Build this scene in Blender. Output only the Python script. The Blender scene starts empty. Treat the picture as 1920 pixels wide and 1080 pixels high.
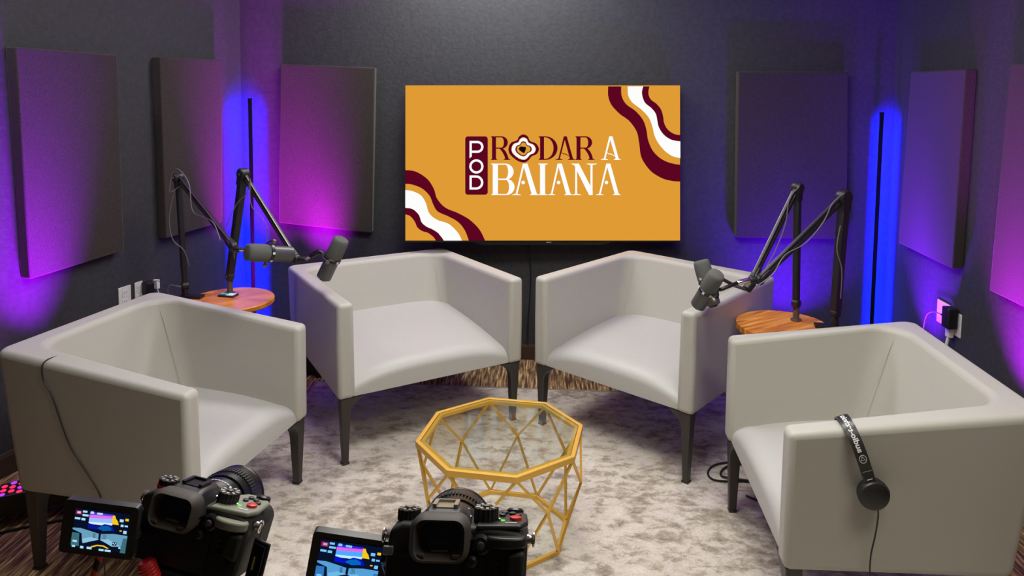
import bpy, bmesh, math, random
from mathutils import Vector, Matrix
random.seed(7)
C = bpy.context.scene.collection
SC = bpy.context.scene
V = Vector
PI = math.pi

# ------------------------------------------------------------------ camera, world, lights, exposure
cam_data = bpy.data.cameras.new('camera')
cam = bpy.data.objects.new('camera', cam_data); C.objects.link(cam)
SC.camera = cam
CAM_F, PITCH, ROLL, CX, CY = 1352.6, 0.0765, 0.0133, 1027.3, 264.86
cam_data.sensor_fit = 'HORIZONTAL'; cam_data.sensor_width = 36
cam_data.lens = CAM_F/1920*36
cam_data.shift_x = -(CX-960)/1920
cam_data.shift_y = (CY-540)/1920
cam_data.clip_start = 0.02
fwd = V((0, math.cos(PITCH), -math.sin(PITCH)))
rt0 = V((1, 0, 0)); dn0 = V((0, -math.sin(PITCH), -math.cos(PITCH)))
rgt = math.cos(ROLL)*rt0 - math.sin(ROLL)*dn0
upv = -(math.sin(ROLL)*rt0 + math.cos(ROLL)*dn0)
M = Matrix((rgt, upv, -fwd)).transposed().to_4x4(); M.translation = V((0, 0, 1.7))
cam.matrix_world = M

w = bpy.data.worlds.new('world'); SC.world = w; w.use_nodes = True
w.node_tree.nodes['Background'].inputs[0].default_value = (0.02, 0.02, 0.024, 1)
w.node_tree.nodes['Background'].inputs[1].default_value = 1.0
SC.view_settings.view_transform = 'Standard'
try: SC.view_settings.look = 'None'
except Exception: pass
SC.view_settings.gamma = 1; SC.view_settings.use_curve_mapping = False
SC.view_settings.exposure = 0.0

def area(name, loc, target, size, power, col, spread=180):
    l = bpy.data.lights.new(name, 'AREA'); l.shape = 'RECTANGLE'
    l.size, l.size_y = size; l.energy = power; l.color = col; l.spread = math.radians(spread)
    o = bpy.data.objects.new(name, l); C.objects.link(o); o.location = loc
    o.rotation_euler = (V(target)-V(loc)).to_track_quat('-Z', 'Y').to_euler()
    return o
CEIL = 2.75
# ceiling troffers: (x, y, watts, colour)
TROFFERS = [(-0.40, 3.95, 26, (1.0, 0.985, 0.95)), (0.1, 2.1, 40, (1.0, 0.985, 0.91)), (1.2, 0.9, 14, (1.0, 0.95, 0.80)), (-2.25, 2.75, 6, (1.0, 0.985, 0.95))]
for i, (x, y, p, c) in enumerate(TROFFERS):
    area('ceiling_lamp', (x, y, CEIL-0.035), (x, y, 0), (1.15, 0.55) if i < 3 else (0.2, 0.2), p, c)

# ------------------------------------------------------------------ materials
def mat(name, col, rough=0.5, metal=0.0, spec=0.5, emit=None, es=1.0, sheen=0.0, coat=0.0):
    m = bpy.data.materials.new(name); m.use_nodes = True
    b = m.node_tree.nodes['Principled BSDF']
    b.inputs['Base Color'].default_value = (*col, 1)
    b.inputs['Roughness'].default_value = rough; b.inputs['Metallic'].default_value = metal
    b.inputs['Specular IOR Level'].default_value = spec
    b.inputs['Sheen Weight'].default_value = sheen
    b.inputs['Coat Weight'].default_value = coat
    if emit:
        b.inputs['Emission Color'].default_value = (*emit, 1); b.inputs['Emission Strength'].default_value = es
    return m
def nodes(m): return m.node_tree.nodes, m.node_tree.links, m.node_tree.nodes['Principled BSDF']
def noise_bump(m, scale, strength, dist=0.002, detail=4, vary=None, vscale=None):
    n, l, b = nodes(m)
    tc = n.new('ShaderNodeTexCoord'); no = n.new('ShaderNodeTexNoise')
    no.inputs['Scale'].default_value = scale; no.inputs['Detail'].default_value = detail
    l.new(tc.outputs['Object'], no.inputs['Vector'])
    bp = n.new('ShaderNodeBump'); bp.inputs['Strength'].default_value = strength; bp.inputs['Distance'].default_value = dist
    l.new(no.outputs['Fac'], bp.inputs['Height']); l.new(bp.outputs['Normal'], b.inputs['Normal'])
    if vary:
        n2 = n.new('ShaderNodeTexNoise'); n2.inputs['Scale'].default_value = vscale or scale
        n2.inputs['Detail'].default_value = 3
        l.new(tc.outputs['Object'], n2.inputs['Vector'])
        r = n.new('ShaderNodeValToRGB'); r.color_ramp.elements[0].color = (*vary[0], 1); r.color_ramp.elements[1].color = (*vary[1], 1)
        r.color_ramp.elements[0].position = 0.35; r.color_ramp.elements[1].position = 0.65
        l.new(n2.outputs['Fac'], r.inputs['Fac']); l.new(r.outputs['Color'], b.inputs['Base Color'])
    return m
def srgb(r, g, b):
    f = lambda c: (c/255/12.92) if c/255 <= 0.04045 else ((c/255+0.055)/1.055)**2.4
    return (f(r), f(g), f(b))
def emis(name, col, s=1.0): return mat(name, (0, 0, 0), 0.4, spec=0.0, emit=col, es=s)

M_wall = noise_bump(mat('charcoal_wall_paint', (0.075, 0.077, 0.088), 0.62, spec=0.35), 55, 0.5, 0.004, 3, ((0.040, 0.041, 0.047), (0.050, 0.051, 0.058)), 40)
M_ceil = mat('white_ceiling', (0.75, 0.75, 0.73), 0.9)
M_base = noise_bump(mat('brown_baseboard', (0.055, 0.033, 0.022), 0.5), 30, 0.1)
M_fab = noise_bump(mat('panel_fabric', (0.07, 0.06, 0.056), 0.95, spec=0.1, sheen=0.15), 420, 0.4, 0.001, 2, ((0.038, 0.032, 0.028), (0.056, 0.047, 0.041)), 160)
M_vinyl = noise_bump(mat('grey_upholstery', (0.50, 0.487, 0.438), 0.5, spec=0.35), 260, 0.12, 0.001, 2)
M_seat = noise_bump(mat('seat_upholstery', (0.505, 0.503, 0.475), 0.46, spec=0.4), 260, 0.1, 0.001, 2)
M_leg = mat('dark_leg_metal', (0.045, 0.04, 0.036), 0.42, 0.2)
M_foot = mat('foot_glide', (0.02, 0.02, 0.02), 0.25)
M_gold = noise_bump(mat('gold_metal', (0.86, 0.53, 0.10), 0.34, 0.5), 90, 0.05)
M_black = mat('black_plastic', (0.012, 0.012, 0.013), 0.38)
M_blackm = mat('black_metal', (0.014, 0.014, 0.015), 0.32, 0.3)
M_boom = mat('boom_black', (0.013, 0.012, 0.014), 0.45)
M_rod = mat('boom_rod_metal', (0.16, 0.15, 0.14), 0.35, 0.7)
M_chrome = mat('chrome', (0.75, 0.73, 0.7), 0.18, 1.0)
M_foam = noise_bump(mat('mic_foam', (0.125, 0.127, 0.122), 0.95, spec=0.1), 500, 0.5, 0.001)
M_micb = mat('mic_body_grey', (0.10, 0.10, 0.10), 0.36, 0.4)
M_cable = mat('black_cable', (0.012, 0.012, 0.012), 0.5)
M_gcable = mat('grey_cable', (0.16, 0.15, 0.17), 0.5)
M_white = mat('white_plastic', (0.8, 0.8, 0.78), 0.4)
M_whitedim = mat('outlet_slots', (0.35, 0.35, 0.35), 0.5)
M_rub = noise_bump(mat('camera_rubber', (0.014, 0.014, 0.013), 0.6), 700, 0.25, 0.0006)
M_cambody = mat('camera_body', (0.016, 0.016, 0.017), 0.42)
M_camgrey = mat('camera_top_grey', (0.25, 0.255, 0.20), 0.5)
M_eyecup = mat('eyecup_rubber', (0.06, 0.05, 0.043), 0.6)
M_glassdark = mat('dark_lens_glass', (0.006, 0.006, 0.02), 0.06, spec=0.8)
M_red = mat('red_plastic', (0.65, 0.02, 0.025), 0.35)
M_greenled = emis('green_led', (0.1, 1.0, 0.08), 1.6)
M_mark = mat('white_print', (0.75, 0.75, 0.75), 0.5)
M_pole = mat('pole_black', (0.004, 0.004, 0.006), 0.8, spec=0.04)

def wood(name, a, b_, c, scale, rough=0.35):
    m = mat(name, b_, 0.45, coat=0.05); n, l, b = nodes(m)
    tc = n.new('ShaderNodeTexCoord'); mp = n.new('ShaderNodeMapping'); mp.inputs['Scale'].default_value = scale
    no = n.new('ShaderNodeTexNoise'); no.inputs['Scale'].default_value = 3; no.inputs['Detail'].default_value = 6; no.inputs['Distortion'].default_value = 0.8
    r = n.new('ShaderNodeValToRGB'); e = r.color_ramp.elements
    e[0].position = 0.3; e[0].color = (*a, 1); e[1].position = 0.68; e[1].color = (*c, 1)
    k = e.new(0.48); k.color = (*b_, 1)
    oi = n.new('ShaderNodeObjectInfo'); ad = n.new('ShaderNodeVectorMath'); ad.operation = 'ADD'
    ml = n.new('ShaderNodeMath'); ml.operation = 'MULTIPLY'; ml.inputs[1].default_value = 37
    l.new(oi.outputs['Random'], ml.inputs[0]); l.new(ml.outputs[0], ad.inputs[1])
    l.new(tc.outputs['Object'], ad.inputs[0]); l.new(ad.outputs[0], mp.inputs['Vector'])
    l.new(mp.outputs[0], no.inputs['Vector']); l.new(no.outputs['Fac'], r.inputs['Fac']); l.new(r.outputs['Color'], b.inputs['Base Color'])
    return m
M_wood = wood('amber_wood', (0.16, 0.03, 0.008), (0.66, 0.21, 0.022), (0.82, 0.33, 0.045), (2.2, 2.2, 2.2))
M_plank = wood('striped_wood', (0.26, 0.055, 0.01), (0.66, 0.22, 0.025), (0.88, 0.42, 0.08), (1.2, 14, 3))

# carpet: brown with short golden strokes running along one direction
def carpet():
    m = mat('striped_carpet', (0.1, 0.07, 0.04), 0.95, spec=0.1); n, l, b = nodes(m)
    tc = n.new('ShaderNodeTexCoord'); mp = n.new('ShaderNodeMapping'); mp.inputs['Scale'].default_value = (85, 6.0, 1)
    mp.inputs['Rotation'].default_value = (0, 0, math.radians(-4))
    no = n.new('ShaderNodeTexNoise'); no.inputs['Scale'].default_value = 1; no.inputs['Detail'].default_value = 3; no.inputs['Roughness'].default_value = 0.6
    r = n.new('ShaderNodeValToRGB'); e = r.color_ramp.elements
    e[0].position = 0.40; e[0].color = (0.10, 0.056, 0.033, 1); e[1].position = 0.66; e[1].color = (0.80, 0.58, 0.27, 1)
    k = e.new(0.52); k.color = (0.31, 0.19, 0.095, 1)
    l.new(tc.outputs['Object'], mp.inputs['Vector']); l.new(mp.outputs[0], no.inputs['Vector']); l.new(no.outputs['Fac'], r.inputs['Fac'])
    l.new(r.outputs['Color'], b.inputs['Base Color'])
    bp = n.new('ShaderNodeBump'); bp.inputs['Strength'].default_value = 0.6; bp.inputs['Distance'].default_value = 0.004
    l.new(no.outputs['Fac'], bp.inputs['Height']); l.new(bp.outputs['Normal'], b.inputs['Normal'])
    return m
def rugmat():
    m = mat('distressed_rug', (0.4, 0.37, 0.33), 0.95, spec=0.08); n, l, b = nodes(m)
    tc = n.new('ShaderNodeTexCoord')
    mp = n.new('ShaderNodeMapping'); mp.inputs['Scale'].default_value = (1, 1.5, 1); l.new(tc.outputs['Object'], mp.inputs['Vector'])
    def noise(s, d, ro, dist=0.0):
        o = n.new('ShaderNodeTexNoise'); o.inputs['Scale'].default_value = s; o.inputs['Detail'].default_value = d
        o.inputs['Roughness'].default_value = ro; o.inputs['Distortion'].default_value = dist
        l.new(mp.outputs[0], o.inputs['Vector']); return o
    big = noise(1.5, 5, 0.6, 0.4); mid = noise(13, 8, 0.72, 0.3); fine = noise(170, 3, 0.7)
    mx = n.new('ShaderNodeMath'); mx.operation = 'MULTIPLY_ADD'; mx.inputs[1].default_value = 0.6
    l.new(big.outputs['Fac'], mx.inputs[0]); l.new(mid.outputs['Fac'], mx.inputs[2])
    r = n.new('ShaderNodeValToRGB'); e = r.color_ramp.elements
    e[0].position = 0.62; e[0].color = (0.30, 0.255, 0.215, 1); e[1].position = 0.98; e[1].color = (0.85, 0.79, 0.67, 1)
    k = e.new(0.74); k.color = (0.52, 0.455, 0.365, 1); k = e.new(0.80); k.color = (0.70, 0.63, 0.555, 1)
    l.new(mx.outputs[0], r.inputs['Fac'])
    mm = n.new('ShaderNodeMix'); mm.data_type = 'RGBA'; mm.blend_type = 'MULTIPLY'; mm.inputs[0].default_value = 0.55
    r2 = n.new('ShaderNodeValToRGB'); r2.color_ramp.elements[0].position = 0.3; r2.color_ramp.elements[0].color = (0.45, 0.45, 0.45, 1)
    r2.color_ramp.elements[1].position = 0.62; r2.color_ramp.elements[1].color = (1, 1, 1, 1)
    l.new(fine.outputs['Fac'], r2.inputs['Fac']); l.new(r.outputs['Color'], mm.inputs[6]); l.new(r2.outputs['Color'], mm.inputs[7])
    l.new(mm.outputs[2], b.inputs['Base Color'])
    bp = n.new('ShaderNodeBump'); bp.inputs['Strength'].default_value = 0.5; bp.inputs['Distance'].default_value = 0.003
    l.new(fine.outputs['Fac'], bp.inputs['Height']); l.new(bp.outputs['Normal'], b.inputs['Normal'])
    return m
def glassmat():
    m = bpy.data.materials.new('table_glass'); m.use_nodes = True; n, l = m.node_tree.nodes, m.node_tree.links
    n.clear(); o = n.new('ShaderNodeOutputMaterial'); t = n.new('ShaderNodeBsdfTransparent'); t.inputs[0].default_value = (0.86, 0.90, 0.885, 1)
    g = n.new('ShaderNodeBsdfGlossy'); g.inputs['Roughness'].default_value = 0.06; g.inputs[0].default_value = (1, 1, 1, 1)
    f = n.new('ShaderNodeFresnel'); f.inputs[0].default_value = 1.5
    mi = n.new('ShaderNodeMixShader'); ge = n.new('ShaderNodeNewGeometry'); mu = n.new('ShaderNodeMath'); mu.operation = 'MULTIPLY'; su = n.new('ShaderNodeMath'); su.operation = 'SUBTRACT'; su.inputs[0].default_value = 1; l.new(ge.outputs['Backfacing'], su.inputs[1]); l.new(su.outputs[0], mu.inputs[0]); l.new(f.outputs[0], mu.inputs[1]); l.new(mu.outputs[0], mi.inputs[0]); l.new(t.outputs[0], mi.inputs[1]); l.new(g.outputs[0], mi.inputs[2]); l.new(mi.outputs[0], o.inputs[0])
    return m
M_carpet, M_rug, M_glass = carpet(), rugmat(), glassmat()

# ------------------------------------------------------------------ mesh helpers
def basis(axis, up=None):
    z = V(axis).normalized()
    up = V(up) if up is not None else (V((0, 0, 1)) if abs(z.z) < 0.95 else V((0, 1, 0)))
    x = up.cross(z)
    if x.length < 1e-6: x = V((1, 0, 0)).cross(z)
    x.normalize(); y = z.cross(x)
    return x, y, z
class MB:
    def __init__(s): s.v = []; s.f = []; s.m = []
    def add(s, vs, fs, mi=0):
        o = len(s.v); s.v += [tuple(v) for v in vs]; s.f += [tuple(i+o for i in f) for f in fs]; s.m += [mi]*len(fs); return s
    def box(s, c, size, rz=0, mi=0, mtx=None):
        hx, hy, hz = [a/2 for a in size]
        R = mtx if mtx is not None else Matrix.Rotation(rz, 3, 'Z')
        vs = [V(c)+R @ V((x*hx, y*hy, z*hz)) for x in (-1, 1) for y in (-1, 1) for z in (-1, 1)]
        return s.add(vs, [(0, 1, 3, 2), (4, 6, 7, 5), (0, 4, 5, 1), (2, 3, 7, 6), (0, 2, 6, 4), (1, 5, 7, 3)], mi)
    def bar(s, p, q, wd, ht=None, up=None, w2=None, h2=None, mi=0):
        ht = ht or wd; w2 = w2 or wd; h2 = h2 or ht
        x, y, z = basis(V(q)-V(p), up)
        vs = [V(p)+x*a*wd/2+y*b*ht/2 for a, b in ((-1, -1), (1, -1), (1, 1), (-1, 1))] + [V(q)+x*a*w2/2+y*b*h2/2 for a, b in ((-1, -1), (1, -1), (1, 1), (-1, 1))]
        return s.add(vs, [(3, 2, 1, 0), (4, 5, 6, 7), (0, 1, 5, 4), (1, 2, 6, 5), (2, 3, 7, 6), (3, 0, 4, 7)], mi)
    def tube(s, pts, r, n=8, closed=False, mi=0):
        pts = [V(p) for p in pts]; N = len(pts); vs = []; ref = None
        for i, p in enumerate(pts):
            if closed: t = pts[(i+1) % N]-pts[i-1]
            else: t = pts[min(i+1, N-1)]-pts[max(i-1, 0)]
            t.normalize()
            if ref is None: x, y, _ = basis(t)
            else:
                x = (ref-t*ref.dot(t)).normalized(); y = t.cross(x)
            ref = x
            rr = r[i] if isinstance(r, (list, tuple)) else r
            vs += [p+(x*math.cos(a)+y*math.sin(a))*rr for a in [2*PI*k/n for k in range(n)]]
        fs = []
        for i in range(N if closed else N-1):
            j = (i+1) % N
            fs += [(i*n+k, i*n+(k+1) % n, j*n+(k+1) % n, j*n+k) for k in range(n)]
        if not closed: fs += [tuple(range(n))[::-1], tuple((N-1)*n+k for k in range(n))]
        return s.add(vs, fs, mi)
    def lathe(s, prof, o, axis, n=20, mi=0, up=None):
        x, y, z = basis(axis, up); vs = []; fs = []; o = V(o)
        for r, t in prof: vs += [o+z*t+(x*math.cos(2*PI*k/n)+y*math.sin(2*PI*k/n))*max(r, 1e-5) for k in range(n)]
        for i in range(len(prof)-1): fs += [(i*n+k, i*n+(k+1) % n, (i+1)*n+(k+1) % n, (i+1)*n+k) for k in range(n)]
        fs += [tuple(range(n))[::-1], tuple((len(prof)-1)*n+k for k in range(n))]
        return s.add(vs, fs, mi)
    def prism(s, poly, z0, z1, f=None, mi=0):
        f = f or (lambda p: p); n = len(poly)
        vs = [f(V((x, y, z0))) for x, y in poly]+[f(V((x, y, z1))) for x, y in poly]
        return s.add(vs, [tuple(range(n))[::-1], tuple(range(n, 2*n))]+[(i, (i+1) % n, n+(i+1) % n, n+i) for i in range(n)], mi)
    def grid(s, rows, close_u=False, mi=0):
        n = len(rows[0]); vs = [p for r in rows for p in r]
        fs = [(i*n+k, i*n+(k+1) % n, (i+1)*n+(k+1) % n, (i+1)*n+k) for i in range(len(rows)-1) for k in range(n if close_u else n-1)]
        return s.add(vs, fs, mi)
    def build(s, name, mats, parent=None, bevel=None, smooth=35, seg=2, mtx=None):
        me = bpy.data.meshes.new(name); me.from_pydata(s.v, [], s.f)
        mats = mats if isinstance(mats, (list, tuple)) else [mats]
        for m in mats: me.materials.append(m)
        if len(mats) > 1: me.polygons.foreach_set('material_index', s.m)
        bm = bmesh.new(); bm.from_mesh(me); bmesh.ops.recalc_face_normals(bm, faces=bm.faces); bm.to_mesh(me); bm.free()
        if smooth:
            me.polygons.foreach_set('use_smooth', [True]*len(me.polygons)); me.set_sharp_from_angle(angle=math.radians(smooth))
        o = bpy.data.objects.new(name, me); C.objects.link(o)
        if parent is not None: o.parent = parent
        if bevel:
            b = o.modifiers.new('bevel', 'BEVEL'); b.width = bevel; b.segments = seg; b.limit_method = 'ANGLE'; b.angle_limit = math.radians(40)
            b.use_clamp_overlap = True
            if smooth: b.harden_normals = False
        me.update(); return o
def tag(o, label=None, cat=None, group=None, kind=None):
    if label: o['label'] = label
    if cat: o['category'] = cat
    if group: o['group'] = group
    if kind: o['kind'] = kind
    return o
def thing(name, label, cat, loc=(0, 0, 0), rz=0, group=None, mtx=None):
    o = bpy.data.objects.new(name, None); C.objects.link(o); o.empty_display_size = 0.05
    if mtx is not None: o.matrix_world = mtx
    else: o.location = loc; o.rotation_euler = (0, 0, rz)
    return tag(o, label, cat, group)
def struct(o): o['kind'] = 'structure'; return o
def spline(pts, k=6, closed=False):
    pts = [V(p) for p in pts]; N = len(pts); out = []
    for i in range(N if closed else N-1):
        g = (lambda j: pts[j % N]) if closed else (lambda j: pts[max(0, min(N-1, j))])
        a, b, c, d = g(i-1), g(i), g(i+1), g(i+2)
        for q in range(k):
            t = q/k
            out.append(0.5*((2*b)+(c-a)*t+(2*a-5*b+4*c-d)*t*t+(3*b-a-3*c+d)*t**3))
    if not closed: out.append(pts[-1])
    return out
def ring(n, r, z, a0=0, c=(0, 0)): return [V((c[0]+r*math.cos(a0+2*PI*k/n), c[1]+r*math.sin(a0+2*PI*k/n), z)) for k in range(n)]

# ------------------------------------------------------------------ the room
RY = -0.0434
BW = 4.3765
def back_pt(s, z=0, off=0): # s along the back wall, off towards the room
    return V((s*math.cos(RY)-(BW-off)*math.sin(RY), s*math.sin(RY)+(BW-off)*math.cos(RY), z))
corner_L = back_pt(-2.09); corner_R = back_pt(1.86)
LSL = 0.28   # left wall opens outwards towards the viewer
def left_x(y): return corner_L.x-LSL*(corner_L.y-y)
def right_x(y): return corner_R.x
yF = -1.6
FL_, FR_ = V((left_x(yF), yF, 0)), V((right_x(yF), yF, 0))
def wall(name, a, b, t=0.1, out=None):
    d = (b-a).normalized(); n = V((-d.y, d.x, 0))
    if out is not None and n.dot(out) < 0: n = -n
    poly = [(a-d*0.12)[:2], (b+d*0.12)[:2], (b+d*0.12+n*t)[:2], (a-d*0.12+n*t)[:2]]
    return struct(MB().prism(poly, 0, CEIL+0.1).build(name, M_wall, smooth=None))
wall('wall_back', corner_L, corner_R, out=V((0, 1, 0)))
wall('wall_left', FL_, corner_L, out=V((-1, 0, 0)))
wall('wall_right', FR_, corner_R, out=V((1, 0, 0)))
wall('wall_front', FL_, FR_, out=V((0, -1, 0)))
fl = MB().prism([(-3.9, -1.8), (2.5, -1.8), (2.3, 4.65), (-2.4, 4.65)], -0.1, 0).build('floor', M_carpet, smooth=None); struct(fl)
ce = MB().prism([(-3.9, -1.8), (2.5, -1.8), (2.3, 4.65), (-2.4, 4.65)], CEIL, CEIL+0.1).build('ceiling', M_ceil, smooth=None); struct(ce)
def baseboard(name, a, b, inward):
    d = (b-a).normalized(); n = V((-d.y, d.x, 0))
    if n.dot(inward) < 0: n = -n
    prof = [(0, 0), (0.014, 0), (0.014, 0.082), (0.009, 0.098), (0.0, 0.1)]
    rows = [[p+n*u+V((0, 0, z)) for u, z in prof] for p in (a, b)]
    m = MB().grid(rows, close_u=True); m.add(rows[0], [(0, 1, 2, 3, 4)]); m.add(rows[1], [(4, 3, 2, 1, 0)])
    return struct(m.build(name, M_base, smooth=None))
baseboard('baseboard_back', corner_L, corner_R, V((0, -1, 0)))
baseboard('baseboard_left', FL_, corner_L, V((1, 0, 0)))
baseboard('baseboard_right', FR_, corner_R, V((-1, 0, 0)))
for i, (x, y, p, c) in enumerate(TROFFERS):
    t = thing('ceiling_light', ['flat white ceiling light panel above the back wall', 'flat white ceiling light panel above the coffee table', 'flat white ceiling light panel above the nearer right side of the room', 'small square ceiling light close to the left wall'][i], 'light', (x, y, CEIL-0.03))
    f = MB()
    lw, ld = (1.18, 0.55) if i < 3 else (0.22, 0.22)
    for s in (-1, 1):
        f.box((0, s*(ld/2+0.015), 0.015), (lw+0.06, 0.03, 0.03)); f.box((s*(lw/2+0.015), 0, 0.015), (0.03, ld, 0.03))
    f.build('frame', M_white, t, smooth=None)
    MB().box((0, 0, 0.018), (lw, ld, 0.02)).build('diffuser', emis('light_diffuser', c, 3.0), t, smooth=None)

# rug
rg = thing('area_rug', 'distressed beige and grey area rug under the armchairs', 'rug', (0.07, 2.01, 0), -0.05)
MB().box((0, 0, 0.006), (2.9, 3.8, 0.012)).build('pile', M_rug, rg, bevel=0.004)
b = MB()
for s in (-1, 1):
    b.box((0, s*1.895, 0.006), (2.92, 0.014, 0.014)); b.box((s*1.455, 0, 0.006), (0.014, 3.78, 0.014))
b.build('bound_edge', mat('rug_edge', (0.3, 0.27, 0.24), 0.9), rg, smooth=None)
RZ = 0.012
def on_rug(x, y):
    c, s_ = math.cos(-0.05), math.sin(-0.05); dx, dy = x-0.07, y-2.01
    return abs(c*dx+s_*dy) < 1.45 and abs(-s_*dx+c*dy) < 1.9

# acoustic panels: four wall-side corners given on the front face
def panel(label, q, depth, n_out):
    q = [V(p) for p in q]; c = sum(q, V())/4
    t = thing('acoustic_panel', label, 'acoustic panel', c, group='fabric acoustic panels on the walls')
    n = V(n_out).normalized(); m = MB()
    vs = [p-c for p in q]+[p-c-n*depth for p in q]
    m.add(vs, [(0, 1, 2, 3), (7, 6, 5, 4), (0, 4, 5, 1), (1, 5, 6, 2), (2, 6, 7, 3), (3, 7, 4, 0)])
    m.build('fabric_cover', M_fab, t, bevel=0.006)
    inn = [p-c-n*(depth-0.012)+(c-p).normalized()*0.03 for p in q]; bk = [p-n*0.012 for p in inn]
    m = MB(); m.add(inn+bk, [(0, 1, 2, 3), (7, 6, 5, 4), (0, 4, 5, 1), (1, 5, 6, 2), (2, 6, 7, 3), (3, 7, 4, 0)])
    m.build('backing_board', M_base, t, smooth=None)
    return t
dL = (corner_L-FL_).normalized(); nL = V((dL.y, -dL.x, 0))
dR = (corner_R-FR_).normalized(); nR = V((-dR.y, dR.x, 0))
nB = (back_pt(0, 0, 1)-back_pt(0, 0, 0)).normalized()
panel('large acoustic panel at the far left, lit purple, nearest the camera on the left wall', [(-2.239, 3.042, 1.834), (-2.102, 3.532, 1.823), (-2.101, 3.536, 0.855), (-2.232, 3.066, 0.835)], 0.055, nL)
panel('acoustic panel on the left wall beside the left light strip', [(-2.03, 3.786, 1.824), (-1.906, 4.232, 1.827), (-1.913, 4.204, 0.875), (-2.029, 3.792, 0.86)], 0.055, nL)
panel('acoustic panel on the back wall left of the screen, magenta at its lower edge', [(-1.629, 4.391, 1.811), (-1.048, 4.366, 1.796), (-1.073, 4.367, 0.786), (-1.651, 4.392, 0.837)], 0.058, (0.043, -1, 0))
panel('acoustic panel on the back wall right of the screen, lit blue at its foot', [(1.119, 4.272, 1.8), (1.755, 4.244, 1.805), (1.789, 4.243, 0.812), (1.139, 4.271, 0.807)], 0.058, (0.043, -1, 0))
panel('acoustic panel on the right wall beside the right light strip', [(1.993, 3.991, 1.803), (1.993, 3.462, 1.808), (1.993, 3.483, 0.829), (1.993, 4.036, 0.84)], 0.054, (-1, 0, 0))
panel('acoustic panel cut by the right edge of the picture, glowing magenta at its foot', [(1.993, 3.139, 1.817), (1.993, 2.6, 1.825), (1.993, 2.6, 0.80), (1.993, 3.185, 0.81)], 0.054, (-1, 0, 0))

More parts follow.
